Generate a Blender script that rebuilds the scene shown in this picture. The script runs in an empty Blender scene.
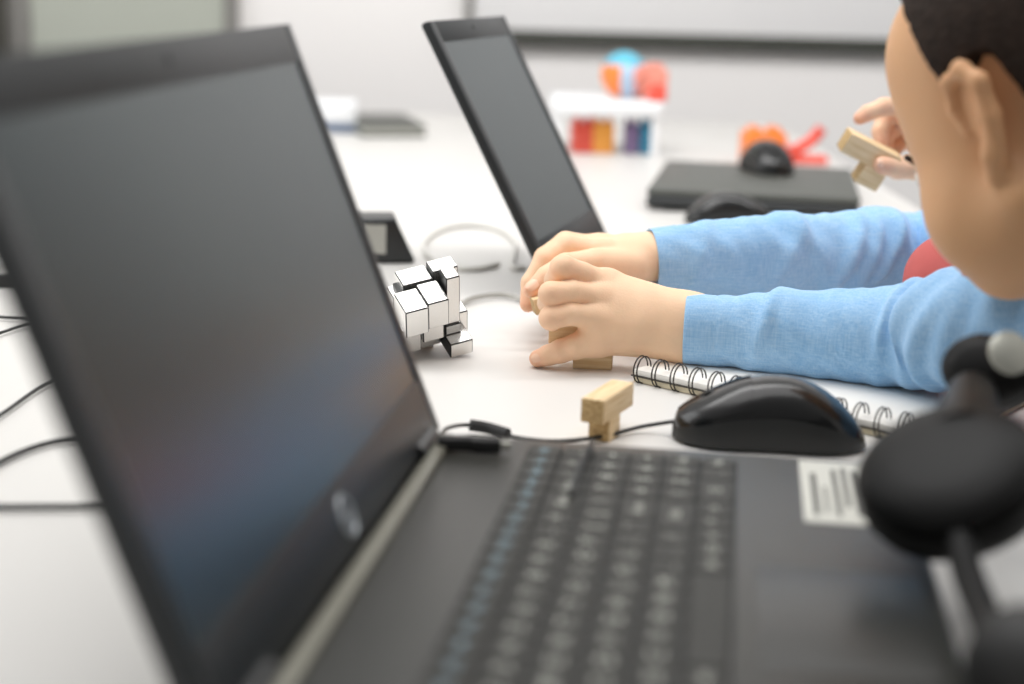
import bpy, bmesh, math, random
import numpy as np
from mathutils import Vector, Matrix, noise as mnoise

random.seed(7)
C = bpy.context.scene.collection
PI = math.pi

# ------------------------------------------------------------------ camera
F_PX, PITCH, ROLL, CAM_H = 1542.4, 0.2372, -0.0254, 0.2774
cp, sp = math.cos(PITCH), math.sin(PITCH)
cr, sr = math.cos(ROLL), math.sin(ROLL)
Xw = Vector((1, 0, 0)); Uw = Vector((0, sp, cp)); Fw = Vector((0, cp, -sp))
Rv = Xw * cr - Uw * sr
Vv = Xw * sr + Uw * cr
CAM = Vector((0, 0, CAM_H))


def ray(px, py):
    return Rv * ((px - 512) / F_PX) + Vv * (-(py - 342) / F_PX) + Fw


def atz(px, py, z=0.0):
    d = ray(px, py)
    return CAM + d * ((z - CAM_H) / d.z)


def aty(px, py, Y):
    d = ray(px, py)
    return CAM + d * (Y / d.y)


cam_data = bpy.data.cameras.new('camera')
cam_data.sensor_width = 36.0
cam_data.lens = F_PX / 1024 * 36.0
cam_data.clip_start = 0.02
cam_data.dof.use_dof = True
cam_data.dof.focus_distance = 1.095
cam_data.dof.aperture_fstop = 3.2
cam = bpy.data.objects.new('camera', cam_data)
C.objects.link(cam)
cam.matrix_world = Matrix(((Rv.x, Vv.x, -Fw.x, CAM.x), (Rv.y, Vv.y, -Fw.y, CAM.y), (Rv.z, Vv.z, -Fw.z, CAM.z), (0, 0, 0, 1)))
bpy.context.scene.camera = cam
bpy.context.scene.view_settings.view_transform = 'Standard'
bpy.context.scene.view_settings.look = 'None'
bpy.context.scene.view_settings.exposure = 0.0
bpy.context.scene.view_settings.gamma = 1.08

# ------------------------------------------------------------------ materials


def lin(c):
    return tuple(((v / 255) / 12.92 if v / 255 <= 0.04045 else ((v / 255 + 0.055) / 1.055) ** 2.4) for v in c)


def mat(name, rgb, rough=0.5, metal=0.0, spec=0.5, var=0.06, scale=30.0, bump=0.0, bscale=200.0, coat=0.0, sss=0.0, alpha=1.0, trans=0.0, emit=None, ior=1.5):
    m = bpy.data.materials.new(name); m.use_nodes = True
    nt = m.node_tree; b = nt.nodes['Principled BSDF']
    c = lin(rgb)
    tc = nt.nodes.new('ShaderNodeTexCoord')
    n = nt.nodes.new('ShaderNodeTexNoise'); n.inputs['Scale'].default_value = scale; n.inputs['Detail'].default_value = 3
    nt.links.new(tc.outputs['Object'], n.inputs['Vector'])
    r = nt.nodes.new('ShaderNodeValToRGB')
    r.color_ramp.elements[0].position = 0.3; r.color_ramp.elements[1].position = 0.7
    r.color_ramp.elements[0].color = (*[max(0, v * (1 - var)) for v in c], 1)
    r.color_ramp.elements[1].color = (*[min(1, v * (1 + var)) for v in c], 1)
    nt.links.new(n.outputs['Fac'], r.inputs['Fac'])
    nt.links.new(r.outputs['Color'], b.inputs['Base Color'])
    b.inputs['Roughness'].default_value = rough
    b.inputs['Metallic'].default_value = metal
    b.inputs['Specular IOR Level'].default_value = spec
    b.inputs['IOR'].default_value = ior
    b.inputs['Coat Weight'].default_value = coat
    if trans: b.inputs['Transmission Weight'].default_value = trans
    if sss:
        b.inputs['Subsurface Weight'].default_value = sss
        b.inputs['Subsurface Radius'].default_value = (1.0, 0.35, 0.2)
        b.inputs['Subsurface Scale'].default_value = 0.006
    if emit:
        b.inputs['Emission Color'].default_value = (*lin(rgb), 1); b.inputs['Emission Strength'].default_value = emit
    if bump:
        n2 = nt.nodes.new('ShaderNodeTexNoise'); n2.inputs['Scale'].default_value = bscale; n2.inputs['Detail'].default_value = 2
        nt.links.new(tc.outputs['Object'], n2.inputs['Vector'])
        bp = nt.nodes.new('ShaderNodeBump'); bp.inputs['Strength'].default_value = bump; bp.inputs['Distance'].default_value = 0.002
        nt.links.new(n2.outputs['Fac'], bp.inputs['Height']); nt.links.new(bp.outputs['Normal'], b.inputs['Normal'])
    return m


def mat_skin(name, rgb, blush):
    m = mat(name, rgb, rough=0.5, spec=0.35, var=0.03, scale=60, bump=0.12, bscale=700, sss=0.12)
    nt = m.node_tree; b = nt.nodes['Principled BSDF']
    src = b.inputs['Base Color'].links[0].from_socket
    a = nt.nodes.new('ShaderNodeAttribute'); a.attribute_name = 'blush'
    mx = nt.nodes.new('ShaderNodeMix'); mx.data_type = 'RGBA'
    nt.links.new(a.outputs['Fac'], mx.inputs['Factor'])
    nt.links.new(src, mx.inputs['A']); mx.inputs['B'].default_value = (*lin(blush), 1)
    a2 = nt.nodes.new('ShaderNodeAttribute'); a2.attribute_name = 'tan'  # shade on the head, mixed into the skin colour per vertex
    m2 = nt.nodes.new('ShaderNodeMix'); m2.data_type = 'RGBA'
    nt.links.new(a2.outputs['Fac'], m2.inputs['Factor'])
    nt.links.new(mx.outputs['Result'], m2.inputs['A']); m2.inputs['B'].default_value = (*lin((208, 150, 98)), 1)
    nt.links.new(m2.outputs['Result'], b.inputs['Base Color'])
    return m


def mat_denim(name, rgb, light):
    m = bpy.data.materials.new(name); m.use_nodes = True
    nt = m.node_tree; b = nt.nodes['Principled BSDF']
    tc = nt.nodes.new('ShaderNodeTexCoord')
    # woven slub: stretched noises along two directions
    outs = []
    for sc in ((900, 900, 60), (60, 300, 1200)):
        mp = nt.nodes.new('ShaderNodeMapping'); mp.inputs['Scale'].default_value = sc
        nt.links.new(tc.outputs['Object'], mp.inputs['Vector'])
        n = nt.nodes.new('ShaderNodeTexNoise'); n.inputs['Scale'].default_value = 1.0; n.inputs['Detail'].default_value = 2
        nt.links.new(mp.outputs['Vector'], n.inputs['Vector']); outs.append(n)
    ad = nt.nodes.new('ShaderNodeMath'); ad.operation = 'ADD'
    nt.links.new(outs[0].outputs['Fac'], ad.inputs[0]); nt.links.new(outs[1].outputs['Fac'], ad.inputs[1])
    big = nt.nodes.new('ShaderNodeTexNoise'); big.inputs['Scale'].default_value = 18
    nt.links.new(tc.outputs['Object'], big.inputs['Vector'])
    ad2 = nt.nodes.new('ShaderNodeMath'); ad2.operation = 'MULTIPLY_ADD'; ad2.inputs[1].default_value = 0.5
    nt.links.new(big.outputs['Fac'], ad2.inputs[0]); nt.links.new(ad.outputs[0], ad2.inputs[2])
    r = nt.nodes.new('ShaderNodeValToRGB')
    r.color_ramp.elements[0].position = 0.0; r.color_ramp.elements[1].position = 1.0
    r.color_ramp.elements[0].color = (*lin(rgb), 1); r.color_ramp.elements[1].color = (*lin(light), 1)
    mr = nt.nodes.new('ShaderNodeMapRange'); mr.inputs['From Min'].default_value = 0.7; mr.inputs['From Max'].default_value = 1.8
    nt.links.new(ad2.outputs[0], mr.inputs['Value']); nt.links.new(mr.outputs['Result'], r.inputs['Fac'])
    nt.links.new(r.outputs['Color'], b.inputs['Base Color'])
    b.inputs['Roughness'].default_value = 0.9; b.inputs['Specular IOR Level'].default_value = 0.15
    b.inputs['Sheen Weight'].default_value = 0.25
    bp = nt.nodes.new('ShaderNodeBump'); bp.inputs['Strength'].default_value = 0.25; bp.inputs['Distance'].default_value = 0.001
    nt.links.new(ad.outputs[0], bp.inputs['Height']); nt.links.new(bp.outputs['Normal'], b.inputs['Normal'])
    return m


def mat_wood(name, rgb, dark):
    m = bpy.data.materials.new(name); m.use_nodes = True
    nt = m.node_tree; b = nt.nodes['Principled BSDF']
    tc = nt.nodes.new('ShaderNodeTexCoord')
    mp = nt.nodes.new('ShaderNodeMapping'); mp.inputs['Scale'].default_value = (30, 420, 420)
    nt.links.new(tc.outputs['Object'], mp.inputs['Vector'])
    n = nt.nodes.new('ShaderNodeTexNoise'); n.inputs['Scale'].default_value = 1.0; n.inputs['Detail'].default_value = 3
    nt.links.new(mp.outputs['Vector'], n.inputs['Vector'])
    r = nt.nodes.new('ShaderNodeValToRGB')
    r.color_ramp.elements[0].position = 0.35; r.color_ramp.elements[1].position = 0.62
    r.color_ramp.elements[0].color = (*lin(dark), 1); r.color_ramp.elements[1].color = (*lin(rgb), 1)
    nt.links.new(n.outputs['Fac'], r.inputs['Fac']); nt.links.new(r.outputs['Color'], b.inputs['Base Color'])
    b.inputs['Roughness'].default_value = 0.6; b.inputs['Specular IOR Level'].default_value = 0.3
    bp = nt.nodes.new('ShaderNodeBump'); bp.inputs['Strength'].default_value = 0.2; bp.inputs['Distance'].default_value = 0.001
    nt.links.new(n.outputs['Fac'], bp.inputs['Height']); nt.links.new(bp.outputs['Normal'], b.inputs['Normal'])
    return m


M = dict(
    table=mat('white_laminate', (220, 218, 214), rough=0.4, var=0.01, scale=6),
    table_metal=mat('grey_metal', (150, 150, 150), rough=0.4, metal=0.8),
    wall=mat('wall_paint', (240, 237, 235), rough=0.9, var=0.015, scale=2, bump=0.1, bscale=120),
    floor=mat('floor_vinyl', (104, 108, 112), rough=0.5, var=0.08, scale=8),
    board=mat('whiteboard_enamel', (232, 231, 231), rough=0.35, var=0.01, scale=3),
    board_frame=mat('board_tray_grey', (50, 52, 45), rough=0.5, var=0.04),
    door=mat('door_slate', (52, 58, 60), rough=0.5),
    frosted=mat('frosted_panel', (171, 175, 164), rough=0.35, var=0.03, scale=4),
    win_frame=mat('window_frame_grey', (128, 126, 122), rough=0.5, var=0.05),
    dark_frame=mat('dark_post', (62, 60, 54), rough=0.6, var=0.06),
    shell=mat('laptop_charcoal_plastic', (40, 40, 36), rough=0.36, spec=0.5, var=0.04, scale=60, bump=0.05, bscale=1500),
    lid=mat('laptop_lid_plastic', (20, 25, 27), rough=0.5, spec=0.5, var=0.04, scale=40, bump=0.04, bscale=1500),
    bezel=mat('laptop_bezel_plastic', (24, 29, 32), rough=0.42, spec=0.5, var=0.03, scale=40),
    screen=mat('matte_screen', (20, 29, 33), rough=0.26, spec=0.5, var=0.03, scale=5, ior=2.0),
    edge=mat('laptop_edge_black', (24, 28, 30), rough=0.35, var=0.03),
    hinge=mat('silver_hinge_strip', (122, 120, 108), rough=0.4, metal=0.3, var=0.03),
    key=mat('key_black_plastic', (40, 40, 36), rough=0.5, spec=0.3, var=0.05),
    well=mat('keyboard_well', (14, 14, 13), rough=0.6),
    legend=mat('key_legend_white', (200, 202, 192), rough=0.6, var=0.02),
    legend_blue=mat('key_legend_blue', (150, 180, 194), rough=0.6, var=0.02),
    pad=mat('touchpad_grey', (38, 38, 35), rough=0.38, var=0.03),
    sticker=mat('sticker_paper', (205, 205, 196), rough=0.5, var=0.02),
    ink=mat('sticker_ink', (80, 80, 76), rough=0.6),
    emblem=mat('emblem_silver', (176, 182, 186), rough=0.4, metal=0.3),
    mouse=mat('mouse_gloss_black', (14, 15, 16), rough=0.22, spec=0.5, var=0.05),
    mouse_side=mat('mouse_matte_black', (30, 31, 31), rough=0.45, spec=0.4, var=0.04),
    rubber=mat('black_rubber', (22, 22, 22), rough=0.7),
    cable=mat('black_cable', (34, 35, 35), rough=0.5),
    cable_grey=mat('grey_cable', (170, 168, 162), rough=0.5),
    cable_light=mat('pale_cable', (216, 214, 208), rough=0.5),
    mirror=mat('brushed_silver_foil', (236, 235, 232), rough=0.22, metal=0.85, var=0.02, bump=0.04, bscale=300),
    core=mat('puzzle_black_plastic', (18, 19, 18), rough=0.4),
    wood=mat_wood('block_wood', (240, 212, 168), (222, 188, 138)),
    wood_dark=mat_wood('block_wood_end', (202, 170, 118), (160, 126, 80)),
    paper=mat('notebook_paper', (242, 240, 234), rough=0.8, var=0.01),
    paper_edge=mat('notebook_page_edges', (226, 214, 184), rough=0.85, var=0.05, scale=200),
    card=mat('notebook_dark_card', (64, 60, 52), rough=0.7),
    wire=mat('black_wire', (40, 36, 32), rough=0.3, metal=0.5),
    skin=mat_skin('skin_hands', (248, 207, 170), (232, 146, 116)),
    skin2=mat_skin('skin_child', (240, 200, 166), (224, 138, 112)),
    nail=mat('fingernail', (244, 198, 168), rough=0.3, var=0.02),
    hair=mat('dark_hair', (38, 28, 22), rough=0.75, spec=0.15, var=0.3, scale=120, bump=0.5, bscale=260),
    denim=mat_denim('blue_chambray', (112, 172, 224), (178, 214, 246)),
    red=mat('red_jersey', (190, 88, 84), rough=0.9, var=0.06, bump=0.1, bscale=900),
    tan=mat('tan_jersey', (150, 118, 88), rough=0.9, var=0.06, bump=0.1, bscale=900),
    navy=mat('navy_trousers', (44, 52, 70), rough=0.9, var=0.1),
    shoe=mat('shoe_grey', (96, 96, 98), rough=0.7),
    eye=mat('eye_white', (236, 232, 226), rough=0.2), iris=mat('iris_brown', (60, 36, 22), rough=0.2),
    lip=mat('lip_pink', (196, 112, 98), rough=0.45),
    phone=mat('headphone_black', (12, 12, 12), rough=0.5, spec=0.3, var=0.06),
    cushion=mat('headphone_cushion', (17, 17, 17), rough=0.6, bump=0.1, bscale=250),
    silver=mat('satin_silver', (176, 176, 166), rough=0.35, metal=0.6),
    orange=mat('orange_plastic', (246, 128, 46), rough=0.4), redp=mat('red_plastic', (236, 84, 66), rough=0.4),
    amber=mat('amber_plastic', (250, 166, 64), rough=0.4), violet=mat('violet_plastic', (128, 108, 150), rough=0.4),
    teal=mat('teal_plastic', (44, 136, 172), rough=0.4), cyan=mat('cyan_plastic', (84, 184, 212), rough=0.4),
    paleblue=mat('pale_blue_plastic', (176, 206, 232), rough=0.4), salmon=mat('salmon_plastic', (246, 156, 136), rough=0.4),
    white=mat('white_plastic', (236, 238, 240), rough=0.4, var=0.01), label_grey=mat('pale_label', (186, 186, 178), rough=0.5),
    slate=mat('slate_plastic', (70, 72, 67), rough=0.5), bluedark=mat('blue_plastic', (70, 92, 124), rough=0.5),
)

M['screen'].node_tree.nodes['Principled BSDF'].inputs['Specular Tint'].default_value = (0.82, 0.97, 1.0, 1)
M['phone'].node_tree.nodes['Principled BSDF'].inputs['Specular IOR Level'].default_value = 0.18

# ------------------------------------------------------------------ object helpers


def tag(o, label=None, cat=None, group=None, kind=None):
    if label: o['label'] = label
    if cat: o['category'] = cat
    if group: o['group'] = group
    if kind: o['kind'] = kind
    return o


def thing(name, label, cat, loc=(0, 0, 0), rotz=0.0, group=None, mw=None):
    o = bpy.data.objects.new(name, None); C.objects.link(o)
    o.empty_display_size = 0.02
    if mw is not None: o.matrix_world = mw
    else:
        o.location = loc; o.rotation_euler = (0, 0, rotz)
    return tag(o, label, cat, group)


def pmat(o):
    m = Matrix.Identity(4)
    while o is not None:
        m = o.matrix_basis @ m; o = o.parent
    return m


def link(name, me, m, parent=None, world=False, sharp=40):
    if world and parent is not None: me.transform(pmat(parent).inverted())
    if me.materials: pass
    elif isinstance(m, (list, tuple)):
        for q in m: me.materials.append(q)
    else: me.materials.append(m)
    for p in me.polygons: p.use_smooth = True
    if sharp is not None: me.set_sharp_from_angle(angle=math.radians(sharp))
    o = bpy.data.objects.new(name, me); C.objects.link(o)
    if parent is not None: o.parent = parent
    return o


def frombm(bm, name='m'):
    bmesh.ops.recalc_face_normals(bm, faces=bm.faces)
    me = bpy.data.meshes.new(name); bm.to_mesh(me); bm.free(); return me


def obj(name, bm, m, parent=None, world=False, sharp=40):
    return link(name, frombm(bm, name), m, parent, world, sharp)


def box(bm, x0, x1, y0, y1, z0, z1, bev=0.0, seg=2, mtx=None, mi=0):
    r = bmesh.ops.create_cube(bm, size=1.0)
    vs = r['verts']
    for v in vs:
        v.co = Vector(((x0 + x1) / 2 + v.co.x * (x1 - x0), (y0 + y1) / 2 + v.co.y * (y1 - y0), (z0 + z1) / 2 + v.co.z * (z1 - z0)))
    if bev > 0:
        es = list({e for v in vs for e in v.link_edges})
        rr = bmesh.ops.bevel(bm, geom=es, offset=bev, segments=seg, affect='EDGES', profile=0.5)
        vs = list({v for f in rr['faces'] for v in f.verts} | {v for v in vs if v.is_valid})
    allv = set(vs)
    fs = {f for v in allv for f in v.link_faces}
    for f in fs: f.material_index = mi
    if mtx is not None:
        for v in allv: v.co = mtx @ v.co
    return allv


def catmull(pts, n=10):
    P = [Vector(p) for p in pts]; P = [P[0] * 2 - P[1]] + P + [P[-1] * 2 - P[-2]]
    out = []
    for i in range(1, len(P) - 2):
        for k in range(n):
            t = k / n
            a, b, c, d = P[i - 1], P[i], P[i + 1], P[i + 2]
            out.append(0.5 * ((2 * b) + (c - a) * t + (2 * a - 5 * b + 4 * c - d) * t * t + (3 * b - a - 3 * c + d) * t ** 3))
    out.append(P[-2]); return out


def tube(bm, pts, r, n=10, close=False):
    pts = [Vector(p) for p in pts]; N = len(pts)
    rad = r if isinstance(r, (list, tuple)) else [r] * N
    rings = []; up = None
    for i, p in enumerate(pts):
        if close: t = pts[(i + 1) % N] - pts[i - 1]
        else: t = pts[min(i + 1, N - 1)] - pts[max(i - 1, 0)]
        t.normalize()
        if up is None:
            up = Vector((0, 0, 1)) if abs(t.z) < 0.9 else Vector((1, 0, 0))
        s = t.cross(up).normalized(); up = s.cross(t).normalized()
        rings.append([bm.verts.new(p + (s * math.cos(a) + up * math.sin(a)) * rad[i]) for a in [2 * PI * k / n for k in range(n)]])
    for i in range(N if close else N - 1):
        A, B = rings[i], rings[(i + 1) % N]
        for k in range(n): bm.faces.new((A[k], A[(k + 1) % n], B[(k + 1) % n], B[k]))
    if not close:
        bm.faces.new(rings[0]); bm.faces.new(rings[-1])
    return bm


def lathe(bm, prof, n=32, mtx=None, mi=0):
    rings = []
    for r, z in prof:
        if r < 1e-6: rings.append([bm.verts.new((0, 0, z))])
        else: rings.append([bm.verts.new((r * math.cos(2 * PI * k / n), r * math.sin(2 * PI * k / n), z)) for k in range(n)])
    for A, B in zip(rings, rings[1:]):
        for k in range(n):
            a, b = A[k % len(A)], A[(k + 1) % n % len(A)]
            c, d = B[(k + 1) % n % len(B)], B[k % len(B)]
            q = []
            for v in (a, b, c, d):
                if v not in q: q.append(v)
            if len(q) >= 3:
                f = bm.faces.new(q); f.material_index = mi
    if mtx is not None:
        for R in rings:
            for v in R: v.co = mtx @ v.co
    return bm


def axes(o, x, y, z):
    return Matrix(((x[0], y[0], z[0], o[0]), (x[1], y[1], z[1], o[1]), (x[2], y[2], z[2], o[2]), (0, 0, 0, 1)))


def frame_from(o, x, up=(0, 0, 1)):
    x = Vector(x).normalized(); z = Vector(up); z = (z - x * z.dot(x)).normalized(); y = z.cross(x)
    return axes(o, x, y, z)


def B(): return bmesh.new()


_txt = {}


def text_into(bm, s, size, mtx):
    if s not in _txt:
        cu = bpy.data.curves.new('t', 'FONT'); cu.body = s; cu.align_x = 'CENTER'; cu.align_y = 'CENTER'; cu.resolution_u = 2
        o = bpy.data.objects.new('t', cu); me = bpy.data.meshes.new_from_object(o)
        bpy.data.objects.remove(o); bpy.data.curves.remove(cu); _txt[s] = me
    me = _txt[s]; n0 = len(bm.verts); bm.from_mesh(me); bm.verts.ensure_lookup_table()
    for v in bm.verts[n0:]: v.co = mtx @ (v.co * size)


# ------------------------------------------------------------------ signed-distance modelling


class Field:
    def __init__(self, lo, hi, h):
        self.lo = np.array(lo, float); self.h = h
        self.n = np.ceil((np.array(hi, float) - self.lo) / h).astype(int) + 1
        self.D = np.full(self.n, 0.05, np.float32)

    def sub(self, lo, hi):
        a = np.clip(np.floor((np.array(lo) - self.lo) / self.h).astype(int), 0, self.n)
        b = np.clip(np.ceil((np.array(hi) - self.lo) / self.h).astype(int) + 1, 0, self.n)
        if np.any(b <= a): return None, None
        g = [self.lo[i] + self.h * np.arange(a[i], b[i]) for i in range(3)]
        P = np.stack(np.meshgrid(*g, indexing='ij'), -1).astype(np.float32)
        return (slice(a[0], b[0]), slice(a[1], b[1]), slice(a[2], b[2])), P

    def blend(self, sl, d, k):
        a = self.D[sl]
        if k <= 0: self.D[sl] = np.minimum(a, d); return
        hh = np.maximum(k - np.abs(a - d), 0) / k
        self.D[sl] = np.minimum(a, d) - hh * hh * k * 0.25

    def cone(self, a, b, ra, rb, k=0.004, flat=None, fs=1.0):
        a = np.array(a, float); b = np.array(b, float); R = max(ra, rb) + 0.02 + k
        sl, P = self.sub(np.minimum(a, b) - R, np.maximum(a, b) + R)
        if sl is None: return self
        v = b - a; L2 = max(float(v @ v), 1e-12)
        t = np.clip(((P - a) @ v) / L2, 0, 1)
        q = P - a - t[..., None] * v
        if flat is not None:
            n = np.array(flat, float); n /= np.linalg.norm(n)
            q = q + (q @ n)[..., None] * n * (fs - 1)
        d = np.linalg.norm(q, axis=-1) - (ra + (rb - ra) * t)
        self.blend(sl, d.astype(np.float32), k); return self

    def chain(self, pts, rad, k=0.003, flat=None, fs=1.0):
        for i in range(len(pts) - 1): self.cone(pts[i], pts[i + 1], rad[i], rad[i + 1], k, flat, fs)
        return self

    def ell(self, mtx, r, k=0.004, sign=1, off=0.0):
        r = np.array(r, float); R = max(r) + 0.02 + k + off
        c = np.array(mtx.translation)
        sl, P = self.sub(c - R, c + R)
        if sl is None: return self
        A = np.array(mtx.to_3x3()); sc = float(np.linalg.norm(A[:, 0])); A = A / sc; r = r * sc
        q = (P - c) @ A
        k0 = np.linalg.norm(q / r, axis=-1); k1 = np.linalg.norm(q / (r * r), axis=-1) + 1e-9
        d = (k0 * (k0 - 1) / k1 - off).astype(np.float32)
        if sign > 0: self.blend(sl, d, k)
        else:
            a = self.D[sl]; d = -d
            hh = np.maximum(k - np.abs(a - d), 0) / max(k, 1e-9)
            self.D[sl] = np.maximum(a, d) + hh * hh * k * 0.25
        return self

    def grid(self):
        g = [self.lo[i] + self.h * np.arange(self.n[i]) for i in range(3)]
        return np.stack(np.meshgrid(*g, indexing='ij'), -1).astype(np.float32)

    def mesh(self):
        D = self.D; ins = D < 0; nx, ny, nz = D.shape
        s = np.zeros((nx - 1, ny - 1, nz - 1), np.int8)
        offs = [(i, j, k) for i in (0, 1) for j in (0, 1) for k in (0, 1)]
        for i, j, k in offs: s += ins[i:nx - 1 + i, j:ny - 1 + j, k:nz - 1 + k]
        act = (s > 0) & (s < 8); idx = np.argwhere(act)
        ids = np.full(act.shape, -1, np.int64); ids[act] = np.arange(len(idx))
        acc = np.zeros((len(idx), 3)); cnt = np.zeros(len(idx))
        for a in offs:
            for ax in range(3):
                if a[ax]: continue
                b = list(a); b[ax] = 1
                da = D[idx[:, 0] + a[0], idx[:, 1] + a[1], idx[:, 2] + a[2]]; db = D[idx[:, 0] + b[0], idx[:, 1] + b[1], idx[:, 2] + b[2]]
                c = (da < 0) != (db < 0); t = np.where(c, da / np.where(c, da - db, 1), 0)
                p = np.array(a, float)[None] + t[:, None] * (np.array(b) - np.array(a))[None]
                acc[c] += p[c]; cnt[c] += 1
        V = self.lo + self.h * (idx + acc / cnt[:, None])
        Fq = []
        for ax in range(3):
            sl0 = [slice(1, -1)] * 3; sl1 = [slice(1, -1)] * 3
            sl0[ax] = slice(0, -1); sl1[ax] = slice(1, None)
            a = ins[tuple(sl0)]; b = ins[tuple(sl1)]
            o1, o2 = [q for q in range(3) if q != ax]
            for flip, msk in ((False, a & ~b), (True, b & ~a)):
                e = np.argwhere(msk)
                if not len(e): continue
                base = e.copy(); base[:, o1] += 1; base[:, o2] += 1
                qs = []
                for u, w in ((0, 0), (1, 0), (1, 1), (0, 1)):
                    cc = base.copy(); cc[:, o1] -= 1 - u; cc[:, o2] -= 1 - w
                    qs.append(ids[cc[:, 0], cc[:, 1], cc[:, 2]])
                q = np.stack(qs, 1)
                if (ax == 1) != flip: q = q[:, ::-1]
                Fq.append(q)
        return V, np.concatenate(Fq)


def np_mesh(name, parts):
    vs, fs, o = [], [], 0
    for V, Fq in parts:
        vs.append(np.asarray(V, float)); fs += (np.asarray(Fq) + o).tolist() if len(Fq) else []; o += len(V)
    me = bpy.data.meshes.new(name); me.from_pydata(np.concatenate(vs).tolist(), [], fs); me.update(); return me


def bm_arrays(bm):
    bm.verts.index_update(); V = np.array([v.co[:] for v in bm.verts])
    return V, [[v.index for v in f.verts] for f in bm.faces]


def np_mesh_any(name, parts):
    vs, fs, o = [], [], 0
    for V, Fq in parts:
        vs.append(np.asarray(V, float)); fs += [[int(i) + o for i in f] for f in Fq]; o += len(V)
    me = bpy.data.meshes.new(name); me.from_pydata(np.concatenate(vs).tolist(), [], fs); me.update(); return me


def blush(me, spots):
    V = np.array([v.co[:] for v in me.vertices]); w = np.zeros(len(V))
    for p, r, s in spots:
        d = np.linalg.norm(V - np.array(p), axis=1); w = np.maximum(w, s * np.exp(-(d / r) ** 2))
    at = me.attributes.new('blush', 'FLOAT', 'POINT'); at.data.foreach_set('value', w.astype(np.float32))


# ------------------------------------------------------------------ the room
def struct(name, bm, m):
    return tag(obj(name, bm, m), kind='structure')


FLOOR = -0.72
b = B(); box(b, -2.6, 2.6, -1.2, 3.5, FLOOR - 0.05, FLOOR); struct('floor', b, M['floor'])
b = B(); box(b, -2.6, 2.6, 3.4, 3.5, FLOOR, 1.9); struct('wall_back', b, M['wall'])
b = B(); box(b, -2.7, -2.6, -1.2, 3.5, FLOOR, 1.9); struct('wall_left', b, M['wall'])
b = B(); box(b, 2.6, 2.7, -1.2, 3.5, FLOOR, 1.9); struct('wall_right', b, M['wall'])
# frosted window in the back wall, upper left of the view
wx0, wx1, wz0, wz1 = -1.10, -0.605, -0.02, 1.25
b = B()
box(b, wx0, wx0 + 0.05, 3.365, 3.4, wz0, wz1, 0.003); box(b, wx1 - 0.03, wx1, 3.365, 3.4, wz0, wz1, 0.003)
box(b, wx0, wx1, 3.365, 3.4, wz0 - 0.05, wz0, 0.003); box(b, wx0, wx1, 3.365, 3.4, wz1, wz1 + 0.05, 0.003)
win = struct('window_1', b, M['win_frame'])
b = B(); box(b, wx0 + 0.045, wx1 - 0.025, 3.375, 3.39, wz0, wz1); obj('pane', b, M['frosted'], win)
b = B(); box(b, wx0 - 0.16, wx0, 3.34, 3.4, FLOOR, 1.9, 0.004); struct('trim_1', b, M['dark_frame'])

# whiteboard
wb = thing('whiteboard', 'wide white board on the back wall with a dark grey tray', 'whiteboard', (0.85, 3.39, 0.14))
b = B(); box(b, -0.10, 1.22, 3.37, 3.395, 0.15, 1.2, 0.003); obj('board', b, M['board'], wb, True)
b = B(); box(b, -0.10, 1.22, 3.366, 3.397, 0.118, 0.152, 0.004); obj('tray', b, M['board_frame'], wb, True)
b = B(); box(b, -0.118, -0.10, 3.362, 3.397, 0.127, 1.2, 0.003); obj('edge_frame', b, M['win_frame'], wb, True)

# dark door added out of view to darken the screen's reflection
b = B(); box(b, 1.62, 1.70, 3.36, 3.4, FLOOR, 1.4, 0.004); box(b, 2.51, 2.59, 3.36, 3.4, FLOOR, 1.4, 0.004); box(b, 1.62, 2.59, 3.36, 3.4, 1.32, 1.4, 0.004)
struct('trim_2', b, M['dark_frame'])
b = B(); box(b, 1.70, 2.51, 3.375, 3.4, FLOOR + 0.005, 1.32, 0.003); dr = struct('door_1', b, M['door'])
b = B(); tube(b, [(1.78, 3.375, 0.30), (1.78, 3.33, 0.30), (1.89, 3.33, 0.30)], 0.009, 12); obj('door_handle', b, M['silver'], dr)

# table
TX0, TX1, TY0, TY1 = -1.5, 0.505, -0.35, 3.0
tb = thing('table', 'long white classroom table carrying both open laptops', 'table', (-0.4, 1.3, FLOOR))
b = B(); box(b, TX0, TX1, TY0, TY1, -0.03, 0.0, 0.004); obj('tabletop', b, M['table'], tb, True)
for x in (TX0 + 0.08, TX1 - 0.08):
    for y in (TY0 + 0.08, TY1 - 0.08):
        b = B(); tube(b, [(x, y, FLOOR), (x, y, -0.03)], 0.022, 16); obj('leg', b, M['table_metal'], tb, True)

# ------------------------------------------------------------------ laptops


def rim(bm, y0, y1, z0, z1, Y0, Y1, Z0, Z1, xa, xb):
    """raised frame in the plane of a lid"""
    box(bm, xa, xb, Y0, y0, Z0, Z1, 0.0006); box(bm, xa, xb, y1, Y1, Z0, Z1, 0.0006)
    box(bm, xa, xb, y0, y1, Z0, z0, 0.0006); box(bm, xa, xb, y0, y1, z1, Z1, 0.0006)


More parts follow.
